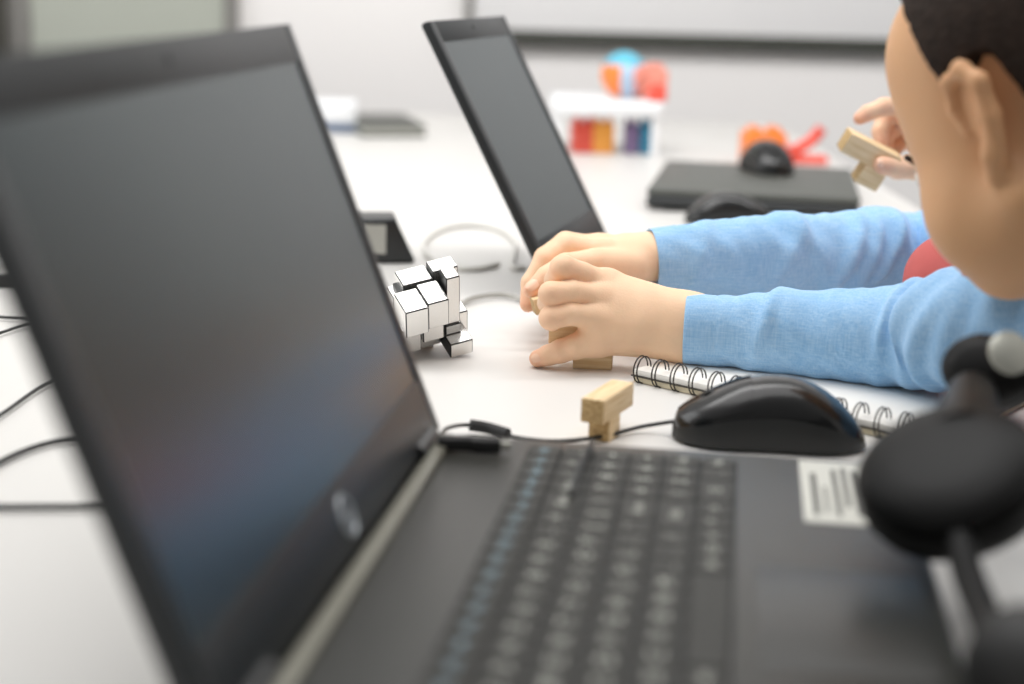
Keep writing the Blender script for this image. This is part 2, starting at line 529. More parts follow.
KEYROWS = [
    ['Esc', 'F1', 'F2', 'F3', 'F4', 'F5', 'F6', 'F7', 'F8', 'F9', 'F10', 'F11', 'F12', 'Ins', 'Del', 'Hm', 'End', 'Pu', 'Pd'],
    ['`', '1', '2', '3', '4', '5', '6', '7', '8', '9', '0', '-', '=', ('Bksp', 1.6), ('Num', 1), '/', '*', '-'],
    [('Tab', 1.5), 'Q', 'W', 'E', 'R', 'T', 'Y', 'U', 'I', 'O', 'P', '[', ']', ('\\', 1.1), '7', '8', '9', '+'],
    [('Caps', 1.8), 'A', 'S', 'D', 'F', 'G', 'H', 'J', 'K', 'L', ';', "'", ('Enter', 1.8), '4', '5', '6', '+'],
    [('Shift', 2.2), 'Z', 'X', 'C', 'V', 'B', 'N', 'M', ',', '.', '/', ('Shift', 2.4), '1', '2', '3', 'Ent'],
    [('Ctrl', 1.3), 'Fn', 'Win', 'Alt', ('', 5.2), 'Alt', 'Ctrl', '<', '^', '>', ('0', 2), '.', 'Ent'],
]


def laptop(name, label, loc, rotz, W, D, H, tilt, T, legends, fine=True):
    t = thing(name, label, 'laptop', loc, rotz)
    # base
    b = B(); box(b, -0.006, D, -W, 0, 0.004, T, 0.004, 3)
    for v in b.verts:
        if v.co.x > D * 0.6 and v.co.z < T * 0.5: v.co.z += 0.004
    base = obj('base', b, M['shell'], t)
    for x in (0.02, D - 0.03):
        for y in (-0.03, -W + 0.03):
            b = B(); box(b, x - 0.01, x + 0.01, y - 0.006, y + 0.006, 0, 0.010, 0.001); obj('rubber_foot', b, M['rubber'], base)
    b = B(); box(b, 0.003, 0.011, -W + 0.03, -0.012, T - 0.003, T + 0.0035, 0.0015); obj('hinge_strip', b, M['hinge'], t)
    for y0, y1 in ((-0.055, -0.018), (-W + 0.02, -W + 0.06)):
        b = B(); tube(b, [(-0.002, y0, T + 0.002), (-0.002, y1, T + 0.002)], 0.0065, 16); obj('hinge', b, M['edge'], t)
    # keyboard
    kx0, kx1, ky0, ky1 = 0.053, 0.165, -W + 0.018, -0.018
    b = B(); box(b, kx0, kx1, ky0, ky1, T - 0.002, T + 0.0006, 0.0008, mi=1)
    lw, lb = B(), B()
    nrow = 6; pitch = (kx1 - kx0 - 0.002) / nrow
    for ri, row in enumerate(KEYROWS):
        ws = [(k if isinstance(k, tuple) else (k, 1.0)) for k in row]
        tot = sum(w for _, w in ws); yy = ky0 + 0.001; unit = (ky1 - ky0 - 0.002) / tot
        for s, w in ws:
            xa = kx0 + 0.001 + ri * pitch
            box(b, xa + 0.0008, xa + pitch - 0.0008, yy + 0.0008, yy + w * unit - 0.0008, T, T + 0.0022, 0.0006, 1)
            if legends and s:
                c = Vector((xa + pitch * 0.5, yy + w * unit / 2, T + 0.0024))
                sz = 0.0100 if len(s) == 1 else 0.0070
                text_into(lb if ri == 0 else lw, s, sz, axes(c, (0, 1, 0), (-1, 0, 0), (0, 0, 1)))
            yy += w * unit
    kb = obj('keyboard', b, [M['key'], M['well']], t)
    if legends:
        obj('key_lettering', lw, M['legend'], kb, sharp=None); obj('key_lettering', lb, M['legend_blue'], kb, sharp=None)
    b = B(); box(b, D - 0.078, D - 0.008, -W * 0.72, -W * 0.44, T - 0.002, T + 0.0003, 0.0002); obj('touchpad', b, M['pad'], t)
    # lid
    lid = bpy.data.objects.new('lid', None)
    b = B(); box(b, -0.0075, 0, -W, 0, 0.0, H, 0.003, 3)
    lid = obj('lid', b, M['lid'], t); lid.location = (0, 0, T + 0.0015); lid.rotation_euler = (0, -tilt, 0)
    b = B(); rim(b, -W + 0.014, -0.011, 0.032, H - 0.021, -W + 0.001, -0.001, 0.001, H - 0.001, -0.001, 0.0012); obj('bezel', b, M['bezel'], lid)
    b = B(); box(b, -0.001, 0.0003, -W + 0.013, -0.010, 0.031, H - 0.020); obj('screen', b, M['screen'], lid)
    b = B(); lathe(b, [(0, 0.0009), (0.0022, 0.0008), (0.0026, 0)], 16, axes((0.0012, -W / 2, H - 0.010), (0, 1, 0), (0, 0, 1), (1, 0, 0))); obj('webcam', b, M['edge'], lid)
    return t, lid, base


th1 = 0.1424
lap, lid1, base1 = laptop('laptop', 'large open charcoal laptop in the foreground with a white sticker by its keyboard',
                          (-0.0393, 0.8231, 0), -th1, 0.3746, 0.252, 0.2352, 0.3694, 0.026, True)
# round emblem on the lower bezel
b = B(); ec = Vector((0.0014, -0.187, 0.016))
tube(b, [ec + Vector((0, math.cos(a), math.sin(a))) * 0.0088 for a in [2 * PI * k / 40 for k in range(40)]], 0.0009, 6, True)
m_it = axes(ec, (0, 1, 0), (0, 0.2, 1), (1, 0, 0)); text_into(b, 'hp', 0.0150, m_it)
obj('emblem', b, M['emblem'], lid1)
# sticker with a few printed bars, on the palm rest
b = B(); box(b, 0.197, 0.242, -0.104, -0.008, 0.0258, 0.0263, 0.0001); st = obj('sticker', b, M['sticker'], lap)
st['label'] = 'white printed sticker'
b = B()
for i, (xa, xb, ya, yb) in enumerate([(0.202, 0.205, -0.094, -0.03), (0.208, 0.2095, -0.09, -0.05), (0.213, 0.2155, -0.094, -0.022), (0.218, 0.2205, -0.080, -0.018), (0.223, 0.226, -0.092, -0.022), (0.229, 0.2315, -0.075, -0.018), (0.235, 0.2375, -0.09, -0.03)]):
    box(b, xa, xb, ya, yb, 0.0262, 0.0265)
obj('print', b, M['ink'], st)

lap2, lid2, base2 = laptop('laptop', 'second open laptop with grey screen standing behind the hands', (0.0926, 1.5252, 0), -0.2822, 0.2248, 0.175, 0.2421, 0.4908, 0.018, False)

# ------------------------------------------------------------------ mouse


def mouse(name, label, mw, L, Wd, Hh, group=None, cable=True):
    t = thing(name, label, 'mouse', mw=mw, group=group)
    def hw(u): return Wd / 2 * (max(0.0, 1 - abs(2 * u - 1) ** 2.6)) ** 0.5 * (0.90 + 0.10 * math.cos(2 * PI * u))
    hu_ = [0, .02, .06, .145, .21, .275, .34, .41, .475, .54, .605, .67, .735, .80, .865, .93, .97, .99, 1]
    hv_ = [0.02, .20, .38, .63, .775, .88, .955, .995, 1.0, .985, .945, .885, .80, .70, .59, .47, .38, .27, .03]
    def hh(u): return Hh * float(np.interp(u, hu_, hv_))
    def surf(u, a, off=0.0):
        w, h = hw(u), hh(u)
        ca, sa = math.cos(a), math.sin(a)
        y = (w + off) * math.copysign(abs(ca) ** 0.75, ca); z = 0.002 + (h + off) * abs(sa) ** 0.8
        return Vector((-L / 2 + L * u, y, z))
    def patch(u0, u1, a0, a1, off, nu=24, na=24):
        b = B(); g = []
        for i in range(nu + 1):
            uu = u0 + (u1 - u0) * i / nu
            g.append([b.verts.new(surf(uu, a0 + (a1 - a0) * j / na, off)) for j in range(na + 1)])
        for i in range(nu):
            for j in range(na): b.faces.new((g[i][j], g[i + 1][j], g[i + 1][j + 1], g[i][j + 1]))
        return b
    b = patch(0.004, 0.996, 0, PI, 0, 48, 32)
    bmesh.ops.holes_fill(b, edges=[e for e in b.edges if e.is_boundary])
    obj('body', b, M['mouse'], t, sharp=60)
    b = patch(0.01, 0.99, 0.0, 0.42, 0.0008); obj('side_grip', b, M['mouse_side'], t)
    b = patch(0.01, 0.99, PI - 0.42, PI, 0.0008); obj('side_grip', b, M['mouse_side'], t)
    b = patch(0.60, 0.97, 0.55, PI / 2 - 0.09, 0.0009); obj('button', b, M['mouse'], t)
    b = patch(0.60, 0.97, PI / 2 + 0.09, PI - 0.55, 0.0009); obj('button', b, M['mouse'], t)
    b = B(); c = surf(0.80, PI / 2); tube(b, [c + Vector((0, -0.003, -0.0062)), c + Vector((0, 0.003, -0.0062))], 0.0075, 20); obj('scroll_wheel', b, M['rubber'], t)
    return t


mc = Vector((0.158, 0.905, 0)); md = Vector((-1.0, 0.10, 0)).normalized()
mouse('computer_mouse', 'glossy black mouse on the table behind the foreground laptop', frame_from(mc, md), 0.118, 0.064, 0.0395)


def cable(name, label, pts, r, m, group=None, n=8, extra=None):
    t = B(); tube(t, catmull(pts, n), r, 8)
    o = obj(name, t, m); tag(o, label, 'cable', group)
    return o


tipm = mc + md * 0.0575
hc = atz(470, 432, 0.005)
cb = cable('mouse_cable', 'thin black mouse cable running past the lone wooden block to the laptop hinge',
           [tipm + Vector((0.002, 0, 0.010)), atz(640, 427, 0.004), atz(605, 436, 0.003), atz(560, 441, 0.003), atz(520, 438, 0.003), atz(490, 430, 0.004), atz(468, 425, 0.006), atz(448, 428, 0.012), atz(440, 436, 0.018)], 0.0013, M['cable'])
b = B(); tube(b, catmull([atz(508, 434, 0.004), atz(488, 428, 0.005), atz(470, 425, 0.007)], 6), 0.0036, 10); obj('strain_relief', b, M['rubber'], cb)
cable('laptop_cable', 'dark cable lying across the corner of the foreground laptop keyboard', [atz(592, 441, 0.003), atz(590, 446, 0.0285), atz(584, 458, 0.0305), atz(577, 475, 0.0305), atz(571, 495, 0.0305)], 0.0015, M['cable'])
# small black plugs at the hinge corner
for px, py, w in ((456, 447, 0.010), (486, 449, 0.008)):
    p = atz(px, py, 0.028)
    t = thing('cable_plug', 'black plug lying nearest the screen hinge on the foreground laptop' if px < 470 else 'black plug lying on the foreground laptop deck beside the keyboard', 'plug', p)
    b = B(); box(b, -w, w, -0.004, 0.004, -0.0016, 0.006, 0.0015); obj('housing', b, M['rubber'], t)
    b = B(); box(b, w, w + 0.005, -0.0025, 0.0025, 0.0, 0.0042, 0.0005); obj('tip', b, M['silver'], t)

# cables behind the foreground screen (left edge of the photo)
for ci, (lab, pts) in enumerate((
    ('upper black cable of the pair behind the foreground screen', [(-60, 312), (0, 317), (34, 319), (90, 330)]),
    ('lower black cable of the pair behind the foreground screen', [(-60, 352), (0, 333), (34, 323), (90, 318)]),
    ('curved dark cable sloping up behind the middle of the foreground screen', [(-60, 450), (0, 415), (50, 382), (110, 362)]),
    ('thick dark cable bending behind the foreground screen edge', [(-60, 500), (0, 462), (45, 444), (85, 439), (140, 440)]),
    ('straight dark cable lowest behind the foreground screen', [(-70, 508), (0, 507), (105, 506), (180, 504)]),
)):
    cpts = [atz(x, y, 0.003) for x, y in pts]
    c0 = cpts[0]; dv = (c0 - cpts[1]); dv.z = 0; dv.normalize(); cpts = [c0 + dv * 0.22 + Vector((-0.12, 0.10 - 0.04 * ci, 0)), c0 + dv * 0.12 + Vector((-0.02, 0.02 - 0.008 * ci, 0)), c0 + dv * 0.05] + cpts
    yl = (-0.030, -0.050, -0.085, -0.120, -0.155)[ci]
    rear = Vector((-0.0393, 0.8231, 0)) + Matrix.Rotation(-th1, 3, 'Z') @ Vector((-0.007, yl, 0.012))
    e_ = cpts[-1]; de = (e_ - cpts[-2]).normalized(); r0 = rear + Vector((-0.05, 0, -0.009)); cpts = cpts + [e_ * 0.75 + r0 * 0.25 + de * 0.02, e_ * 0.4 + r0 * 0.6, r0, rear + Vector((-0.022, 0, 0)), rear]
    cable('power_cable', lab, cpts, 0.0018 if 'thick' in lab or 'straight' in lab else 0.0013, M['cable'], 'cables behind the foreground screen')
p = atz(6, 282, 0.004)
t = thing('cable_adapter', 'small black cable connector lying above the cables at the left photo edge', 'connector', p, 0.4)
b = B(); box(b, -0.014, 0.012, -0.006, 0.006, -0.004, 0.007, 0.002); obj('housing', b, M['rubber'], t)
b = B(); tube(b, catmull([(0.010, 0, 0.001), (0.022, 0.004, 0.0), (0.03, -0.006, -0.001)], 6), 0.002, 8); obj('lead', b, M['cable'], t)
b = B(); tube(b, catmull([(-0.014, 0, 0.001), (-0.03, 0.006, 0.0), (-0.06, 0.0, -0.001)], 6), 0.002, 8); obj('lead', b, M['cable'], t)

# pale cables behind the puzzle cube
ring = [atz(470 + 46 * math.cos(a), 247 + 22 * math.sin(a), 0.003) for a in [0.9 + 2 * PI * k / 14 for k in range(13)]]
cable('coiled_cable', 'pale cable lying in a loop behind the silver puzzle cube', ring + [atz(512, 266, 0.003), atz(526, 268, 0.003)], 0.0028, M['cable_light'])
cable('grey_cable', 'grey cable arching from the silver cube towards the fingers', [atz(452, 312, 0.003), atz(468, 300, 0.004), atz(492, 295, 0.004), atz(515, 297, 0.004), atz(545, 310, 0.003)], 0.0024, M['cable_grey'])

# ------------------------------------------------------------------ puzzle cube
psi, pit = math.radians(25), math.radians(27)
ax = Vector((math.cos(psi), math.sin(psi), 0)); ay = Vector((-math.sin(psi), math.cos(psi), 0)); az = Vector((0, 0, 1))
rp = Matrix.Rotation(pit, 3, 'X')
ax, ay, az = rp @ ax, rp @ ay, rp @ az
bl = [(0, 16, 0, 24, -23, 0), (-18, -0.8, -3, 21, -23, 0), (-9, 13.8, 25, 43, -18, 1), (14.4, 34, 27, 40.5, -20, 5), (18, 28.5, 10, 23.6, -32, 10),
      (30, 38, 18, 30, -50, -31), (16, 33.7, -2, 20, -54, -41.5), (-2.6, 13.5, 4, 24, -38, -24), (-2, 14, 12, 30, -50, -39), (-16, -9.4, 27, 42, -30, -10),
      (16.8, 29, 9, 26, -41, -32.6), (16, 36, 28, 46, -60, -22), (-3, 15, 30, 44, -72, -20), (-20, -3.4, 6, 26, -46, -24), (-18, -3.6, 28, 44, -52, -23)]
lowest = min((ax * x + ay * y + az * z).z for b_ in bl[:7] for x in b_[:2] for y in b_[2:4] for z in b_[4:]) / 1000
cube_o = atz(428, 304.7, -lowest + 0.0002)
cube = thing('puzzle_cube', 'silver mirrored puzzle cube twisted into uneven blocks beside the foreground screen', 'puzzle cube', mw=axes(cube_o, ax, ay, az))
for i, (x0, x1, y0, y1, z0, z1) in enumerate(bl):
    b = B(); box(b, x0 / 1000, x1 / 1000, y0 / 1000, y1 / 1000, z0 / 1000, z1 / 1000, 0.0005, 1, mi=1)
    s = 1e-3; e = 0.0007; o_ = 0.00015
    X0, X1, Y0, Y1, Z0, Z1 = x0 * s, x1 * s, y0 * s, y1 * s, z0 * s, z1 * s
    # foil stickers
    box(b, X0 + e, X1 - e, Y0 + e, Y1 - e, Z1 - 0.0003, Z1 + o_, 0, mi=0); box(b, X0 + e, X1 - e, Y0 - o_, Y0 + 0.0003, Z0 + e, Z1 - e, 0, mi=0)
    box(b, X1 - 0.0003, X1 + o_, Y0 + e, Y1 - e, Z0 + e, Z1 - e, 0, mi=0)
    if x0 < -2: box(b, X0 - o_, X0 + 0.0003, Y0 + e, Y1 - e, Z0 + e, Z1 - e, 0, mi=0)
    obj('block', b, [M['mirror'], M['core']], cube, sharp=30)
b = B(); box(b, -0.012, 0.028, 0.0125, 0.040, -0.048, -0.006, 0.001); obj('core', b, M['core'], cube)

# ------------------------------------------------------------------ notebook
n0, n1 = atz(630, 383), atz(932, 452)
nx = (n1 - n0).normalized(); NL = (n1 - n0).length
nb = thing('spiral_notebook', 'white spiral notebook under the near blue sleeve', 'notebook', mw=frame_from((n0.x, n0.y, 0), nx))
ND = 0.150
b = B(); box(b, 0, NL, 0.004, ND, 0.0004, 0.0042, 0.0004); obj('lower_pages', b, M['paper_edge'], nb)
b = B(); box(b, -0.002, NL + 0.002, 0.003, ND + 0.002, 0.0043, 0.0052, 0.0003); obj('cover', b, M['card'], nb)
b = B(); box(b, 0, NL, 0.004, ND, 0.0053, 0.0094, 0.0005); obj('upper_pages', b, M['paper'], nb)
k = 0
NR = 15
for i in range(NR):
    b = B(); x = 0.006 + i * (NL - 0.012) / (NR - 1)
    for dx in (-0.0014, 0.0014):
        pts = [(x + dx, 0.0055 + 0.0085 * math.cos(a), 0.0098 + 0.0094 * math.sin(a)) for a in [-0.25 + (2 * PI - 0.9) * q / 24 + 0.35 for q in range(25)]]
        tube(b, pts, 0.00055, 6)
    obj('wire_ring', b, M['wire'], nb)

# ------------------------------------------------------------------ wooden blocks


def tblock(name, label, mw, L=0.050, w=0.0135, s0=0.012, s1=0.030, group=None):
    """bar lying along local x from 0 to L on top of a short stem"""
    t = thing(name, label, 'wooden block', mw=mw, group=group)
    b = B(); box(b, 0, L, -w / 2, w / 2, w * 0.95, w * 1.95, 0.0008, 2)
    o = obj('bar', b, [M['wood'], M['wood_dark']], t)
    for p in o.data.polygons:
        if abs(p.normal.x) > 0.9: p.material_index = 1
    b = B(); box(b, s0, s1, -w / 2 + 0.0006, w / 2 - 0.0006, 0, w * 0.96, 0.0006, 2)
    o = obj('stem', b, [M['wood'], M['wood_dark']], t)
    for p in o.data.polygons:
        if abs(p.normal.x) > 0.9: p.material_index = 1
    return t


q0 = atz(597, 442); q0 = Vector((q0.x, q0.y, 0)); dq = Vector((0.42, 0.90, 0)).normalized()
tblock('wooden_block', 'pale wooden block alone on the table between laptop and notebook', frame_from(q0 - dq * 0.010, dq), w=0.0150)

# blocks in the boy's hands: one standing on the table, one on top of it
p1 = aty(549, 352, 1.082); p1.z = 0
tblock('wooden_block', 'wooden block standing on the table under the near hand', frame_from((p1.x, p1.y, 0.0), (1.0, -0.10, 0)), L=0.050, w=0.0185, s0=0.018, s1=0.046)
p2 = aty(539, 304, 1.128)
tblock('wooden_block', 'wooden block held tilted between the fingers of both hands', frame_from(p2 - Vector((0, 0, 0.019)), (0.93, 0.22, 0.26)), L=0.05, w=0.0125, s0=0.018, s1=0.034)

# ------------------------------------------------------------------ people
def J(l): return [aty(*p) for p in l]


def hand_field(spec, arm, voxel):
    """spec: dict of digit -> (points, radii); arm: (points, radii, flat axis)"""
    allp = [p for d in spec['digits'] for p in d[0]] + list(arm[0])
    P = np.array([p[:] for p in allp])
    f = Field(P.min(0) - 0.04, P.max(0) + 0.04, voxel)
    f.chain(arm[0], arm[1], 0.006, arm[2], arm[3])
    w = arm[0][0]
    for mcp, r, ro in spec['palm']:
        f.cone(w + ro, mcp, spec['rw'], r, 0.012)
    pm = [m_[0] for m_ in spec['palm']]
    for a_, b_ in zip(pm, pm[1:]): f.cone(a_, b_, 0.0085, 0.0085, 0.008)
    for a_, b_ in zip(pm, pm[1:]): f.cone(a_ * .5 + w * .5, b_ * .5 + w * .5, 0.0095, 0.0095, 0.010)
    g = Field(P.min(0) - 0.04, P.max(0) + 0.04, voxel)
    for pts, rad in spec['digits']:
        e = Field(P.min(0) - 0.04, P.max(0) + 0.04, voxel); e.chain(pts, rad, 0.002)
        kk = 0.0008; hh = np.maximum(kk - np.abs(g.D - e.D), 0) / kk
        g.D = np.minimum(g.D, e.D) - hh * hh * kk * 0.25
    kk = 0.0055; hh = np.maximum(kk - np.abs(f.D - g.D), 0) / kk
    f.D = np.minimum(f.D, g.D) - hh * hh * kk * 0.25
    return f


def nail(parent, tip, direction, normal, w=0.0085, l=0.010):
    d = Vector(direction).normalized(); n = Vector(normal); n = (n - d * n.dot(d)).normalized(); s = n.cross(d)
    b = B(); g = []
    for i in range(9):
        u = -1 + 2 * i / 8
        row = []
        for j in range(9):
            v = -1 + 2 * j / 8
            sc = math.sqrt(max(0.05, 1 - abs(u) ** 3.0 * 0.75))
            row.append(b.verts.new(Vector(tip) + d * (u * l / 2) + s * (v * sc * w / 2) + n * (0.0011 - 0.0016 * v * v - 0.0005 * u * u)))
        g.append(row)
    for i in range(8):
        for j in range(8): b.faces.new((g[i][j], g[i + 1][j], g[i + 1][j + 1], g[i][j + 1]))
    return obj('fingernail', b, M['nail'], parent, True)


def sleeve(pts, ru, rs, seed, cuff=True, folds=(), n_seg=16, nr=72, wr=0.0016):
    """tube of cloth along pts with radii ru (up) and rs (side); turned in at the cuff; returns V, F"""
    N = len(pts)
    sp_ = catmull(pts, n_seg)
    M_ = len(sp_)
    def lerp(arr, i):
        t = min(i / n_seg, N - 1 - 1e-6); k_ = int(t); return arr[k_] + (arr[k_ + 1] - arr[k_]) * (t - k_)
    rings = []; arc = [0]
    for i in range(1, M_): arc.append(arc[-1] + (sp_[i] - sp_[i - 1]).length)
    V = []
    def ringpts(i, inset=0.0, back=0.0, wrk=1.0):
        t = (sp_[min(i + 1, M_ - 1)] - sp_[max(i - 1, 0)]).normalized()
        s = t.cross(Vector((0, 0, 1))).normalized(); u = s.cross(t).normalized()
        c = sp_[i] + t * back; a_u = lerp(ru, i) - inset; a_s = lerp(rs, i) - inset
        out = []
        for k_ in range(nr):
            a = 2 * PI * k_ / nr
            d = s * math.cos(a) * a_s + u * math.sin(a) * a_u
            p = c + d; nrm = d.normalized()
            w_ = 0.0
            q = p * 26; w_ += mnoise.noise(q + Vector((seed, 0, 0))) * 1.6
            q2 = Vector((arc[i] * 85 + math.sin(a) * 1.6, math.cos(a) * 1.2 + seed, math.sin(a) * 1.2)); w_ += mnoise.noise(q2) * 1.1
            for (s0, wd, amp, skew, af) in folds:
                x_ = (arc[i] - s0 - skew * math.sin(a)) / wd
                w_ += amp * math.exp(-x_ * x_) * (0.35 + 0.65 * max(0, math.cos(a - af))) * 1.35
            fade = min(1.0, arc[i] / 0.03) * 0.85 + 0.15
            if abs(arc[i] - 0.021) < 0.0016: w_ -= 0.35 / max(fade, 0.2)
            out.append(p + nrm * w_ * wr * fade * wrk)
        return out
    rows = []
    if cuff:
        rows.append(ringpts(0, 0.0035, 0.030, 0.3)); rows.append(ringpts(0, 0.0022, 0.010, 0.5)); rows.append(ringpts(0, 0.0016, 0.001, 1)); rows.append(ringpts(0, 0.0006, -0.0006, 1))
    for i in range(M_): rows.append(ringpts(i))
    for r in rows: V += [p[:] for p in r]
    F_ = []
    for i in range(len(rows) - 1):
        for k_ in range(nr):
            F_.append((i * nr + k_, i * nr + (k_ + 1) % nr, (i + 1) * nr + (k_ + 1) % nr, (i + 1) * nr + k_))
    return np.array(V), F_


def head_parts(f, mw, hair=True):
    """skull, face and ears into field f; mw: head frame (x right, y forward, z up), origin at ear height in the middle"""
    def m(x, y, z, rx=0, ry=0, rz=0):
        from mathutils import Euler
        return mw @ (Matrix.Translation((x, y, z)) @ Euler((rx, ry, rz)).to_matrix().to_4x4())
    f.ell(m(0, -0.012, 0.045), (0.072, 0.086, 0.075), 0.01)
    f.ell(m(0, 0.019, 0.062), (0.050, 0.046, 0.044), 0.02)
    f.ell(m(0, 0.022, -0.012), (0.062, 0.062, 0.082), 0.02)
    for s in (-1, 1):
        f.ell(m(s * 0.030, 0.050, -0.038), (0.030, 0.030, 0.034), 0.02)
        f.cone(m(s * 0.052, 0.004, -0.045).translation, m(s * 0.016, 0.056, -0.069).translation, 0.014, 0.014, 0.02)
    f.ell(m(0, 0.060, -0.071), (0.022, 0.018, 0.014), 0.016)
    f.cone(m(0, 0.080, 0.0).translation, m(0, 0.094, -0.030).translation, 0.006, 0.009, 0.010)
    for s in (-1, 1): f.ell(m(s * 0.009, 0.088, -0.034), (0.007, 0.008, 0.006), 0.006)
    f.ell(m(0, 0.079, -0.060), (0.019, 0.010, 0.009), 0.006)
    for s in (-1, 1): f.ell(m(s * 0.027, 0.088, 0.002), (0.014, 0.012, 0.009), 0.008, -1)
    # ears: rim, lobe and a hollow
    for s in (-1, 1):
        e0 = [(s * 0.066, 0.006, -0.028), (s * 0.071, 0.000, -0.018), (s * 0.081, -0.015, 0.000), (s * 0.088, -0.022, 0.018), (s * 0.086, -0.014, 0.031), (s * 0.078, 0.001, 0.031), (s * 0.070, 0.009, 0.018), (s * 0.066, 0.010, 0.004)]
        f.chain([m(*p).translation for p in e0], [0.0065, 0.0062, 0.0050, 0.0046, 0.0044, 0.0040, 0.0038, 0.003], 0.004)
        f.ell(m(s * 0.073, -0.006, 0.004, 0, 0, s * 0.75), (0.0045, 0.015, 0.027), 0.006)
        f.ell(m(s * 0.083, 0.000, 0.004, 0, 0, s * 0.75), (0.006, 0.0075, 0.017), 0.004, -1)


def hair_mesh(mw, h=0.0022):
    c = np.array(mw.translation); f = Field(c - 0.14, c + 0.14, h)
    A3 = mw.to_3x3(); hs = A3.col[0].length; g = f.grid(); A = np.array(A3) / hs; q = (g - c) @ A / hs
    f.ell(mw @ Matrix.Translation((0, -0.012, 0.045)), (0.072, 0.086, 0.075), 0.01)
    f.ell(mw @ Matrix.Translation((0, -0.040, 0.000)), (0.058, 0.046, 0.070), 0.02)
    D = f.D - 0.0085
    x, y, z = q[..., 0], q[..., 1], q[..., 2]
    wv = 0.002 * np.sin(x * 320 + z * 90) + 0.002 * np.sin(y * 400 + x * 200)
    front = 0.024 + 2.6 * (y + 0.011) - z                  # ahead of the ear: above a steep hairline
    over = 0.034 - z                                      # clear of the ear
    back = -0.052 - z                                     # nape
    t1 = np.clip((y - 0.006) / 0.006, 0, 1); t2 = np.clip((-0.030 - y) / 0.008, 0, 1)
    cut = (front * t1 + over * (1 - t1)) * (1 - t2) + back * t2 + wv
    # small recess around the ear
    D = np.maximum(D + 0.0006 * np.sin(x * 700 + y * 150) * np.sin(y * 620 - x * 200), np.clip(cut, -0.05, 0.05) * 0.7)
    f.D = D.astype(np.float32)
    return f.mesh()


def face_details(parent, mw):
    def pos(x, y, z): return (mw @ Vector((x, y, z)))
    A = mw.to_3x3()
    for s in (-1, 1):
        b = B(); bmesh.ops.create_uvsphere(b, u_segments=16, v_segments=12, radius=0.0105)
        for v in b.verts: v.co = pos(s * 0.027, 0.068, 0.002) + A @ v.co
        e = obj('eye', b, M['eye'], parent, True)
        b = B(); bmesh.ops.create_uvsphere(b, u_segments=16, v_segments=12, radius=0.0056)
        for v in b.verts: v.co = pos(s * 0.027, 0.0738, 0.001) + A @ Vector((v.co.x, v.co.y * 0.95, v.co.z))
        obj('iris', b, M['iris'], e, True)
        b = B(); tube(b, catmull([pos(s * 0.012, 0.0825, 0.018), pos(s * 0.024, 0.080, 0.022), pos(s * 0.034, 0.073, 0.018)], 5), [0.0012] + [0.002] * 9 + [0.001], 8)
        obj('eyebrow', b, M['hair'], parent, True)
    b = B(); tube(b, catmull([pos(-0.019, 0.0795, -0.0605), pos(-0.008, 0.0885, -0.058), pos(0.0, 0.089, -0.0585), pos(0.008, 0.0885, -0.058), pos(0.019, 0.0795, -0.0605)], 5), [0.001] + [0.0028] * 19 + [0.001], 8)
    obj('mouth', b, M['lip'], parent, True)


def shoe(parent, ankle, fwd, ground):
    d = Vector(fwd); d.z = 0; d.normalize(); s = Vector((-d.y, d.x, 0)); o = Vector((ankle[0], ankle[1], ground))
    lo = np.array(o) - 0.22; hi = np.array(o) + 0.22
    f = Field(lo, hi, 0.005)
    f.cone(o - d * 0.03 + Vector((0, 0, 0.032)), o + d * 0.11 + Vector((0, 0, 0.026)), 0.034, 0.030, 0.02)
    f.cone(o + Vector((0, 0, 0.03)), o + Vector((0, 0, 0.075)), 0.036, 0.036, 0.02)
    g = f.grid(); f.D = np.maximum(f.D, (ground + 0.003) - g[..., 2]).astype(np.float32)
    return link('shoe', np_mesh('shoe', [f.mesh()]), M['shoe'], parent, True)


UPZ = Vector((0, 0, 1))
# ---- boy in the blue shirt --------------------------------------------------
boy = thing('person', 'boy in an open blue shirt leaning over the table and holding wooden blocks', 'person', (0.70, 0.98, FLOOR))

# near (left) hand
Lw = aty(690, 328.5, 1.066)
Lel = aty(944, 338, 0.990)
Ltoward = (Lel - Lw).normalized()
L_mcp = J([(607, 284, 1.090), (600, 299, 1.077), (596, 320, 1.068), (596, 341, 1.067)])     # index, middle, ring, little
L_dig = [
    (J([(608, 285, 1.090), (582, 274, 1.078), (563, 268, 1.070), (555, 280, 1.092), (558, 296, 1.112)]), [0.0094, 0.0084, 0.0092, 0.0076, 0.0066]),
    (J([(600, 297, 1.076), (572, 292, 1.063), (551, 294, 1.057), (548, 303, 1.082), (556, 309, 1.104)]), [0.0092, 0.0080, 0.0087, 0.0074, 0.0066]),
    (J([(596, 317, 1.067), (570, 314, 1.057), (551, 318, 1.053), (553, 321, 1.076), (566, 318, 1.094)]), [0.0092, 0.0079, 0.0084, 0.0072, 0.0064]),
    (J([(598, 340, 1.067), (577, 346, 1.064), (561, 351, 1.066), (549, 355, 1.069), (538, 358.5, 1.072)]), [0.0112, 0.0092, 0.0084, 0.0074, 0.0064]),
    (J([(650, 305, 1.106), (618, 300, 1.124), (596, 306, 1.134), (578, 314, 1.138)]), [0.013, 0.0115, 0.0095, 0.0075]),
]
up_px = (aty(640, 300, 1.08) - aty(640, 330, 1.08)).normalized()
L_spec = dict(digits=L_dig, rw=0.0135, palm=[(L_mcp[0], 0.0105, up_px * 0.010), (L_mcp[1], 0.0105, up_px * 0.004), (L_mcp[2], 0.0100, up_px * -0.003), (L_mcp[3], 0.0098, up_px * -0.009)])
Lmid = aty(800, 333, 1.045)
L_arm = ([Lw, aty(728, 331, 1.059), Lmid], [0.0238, 0.0212, 0.0180], Vector((0.2, 1, -0.25)), 1.32)
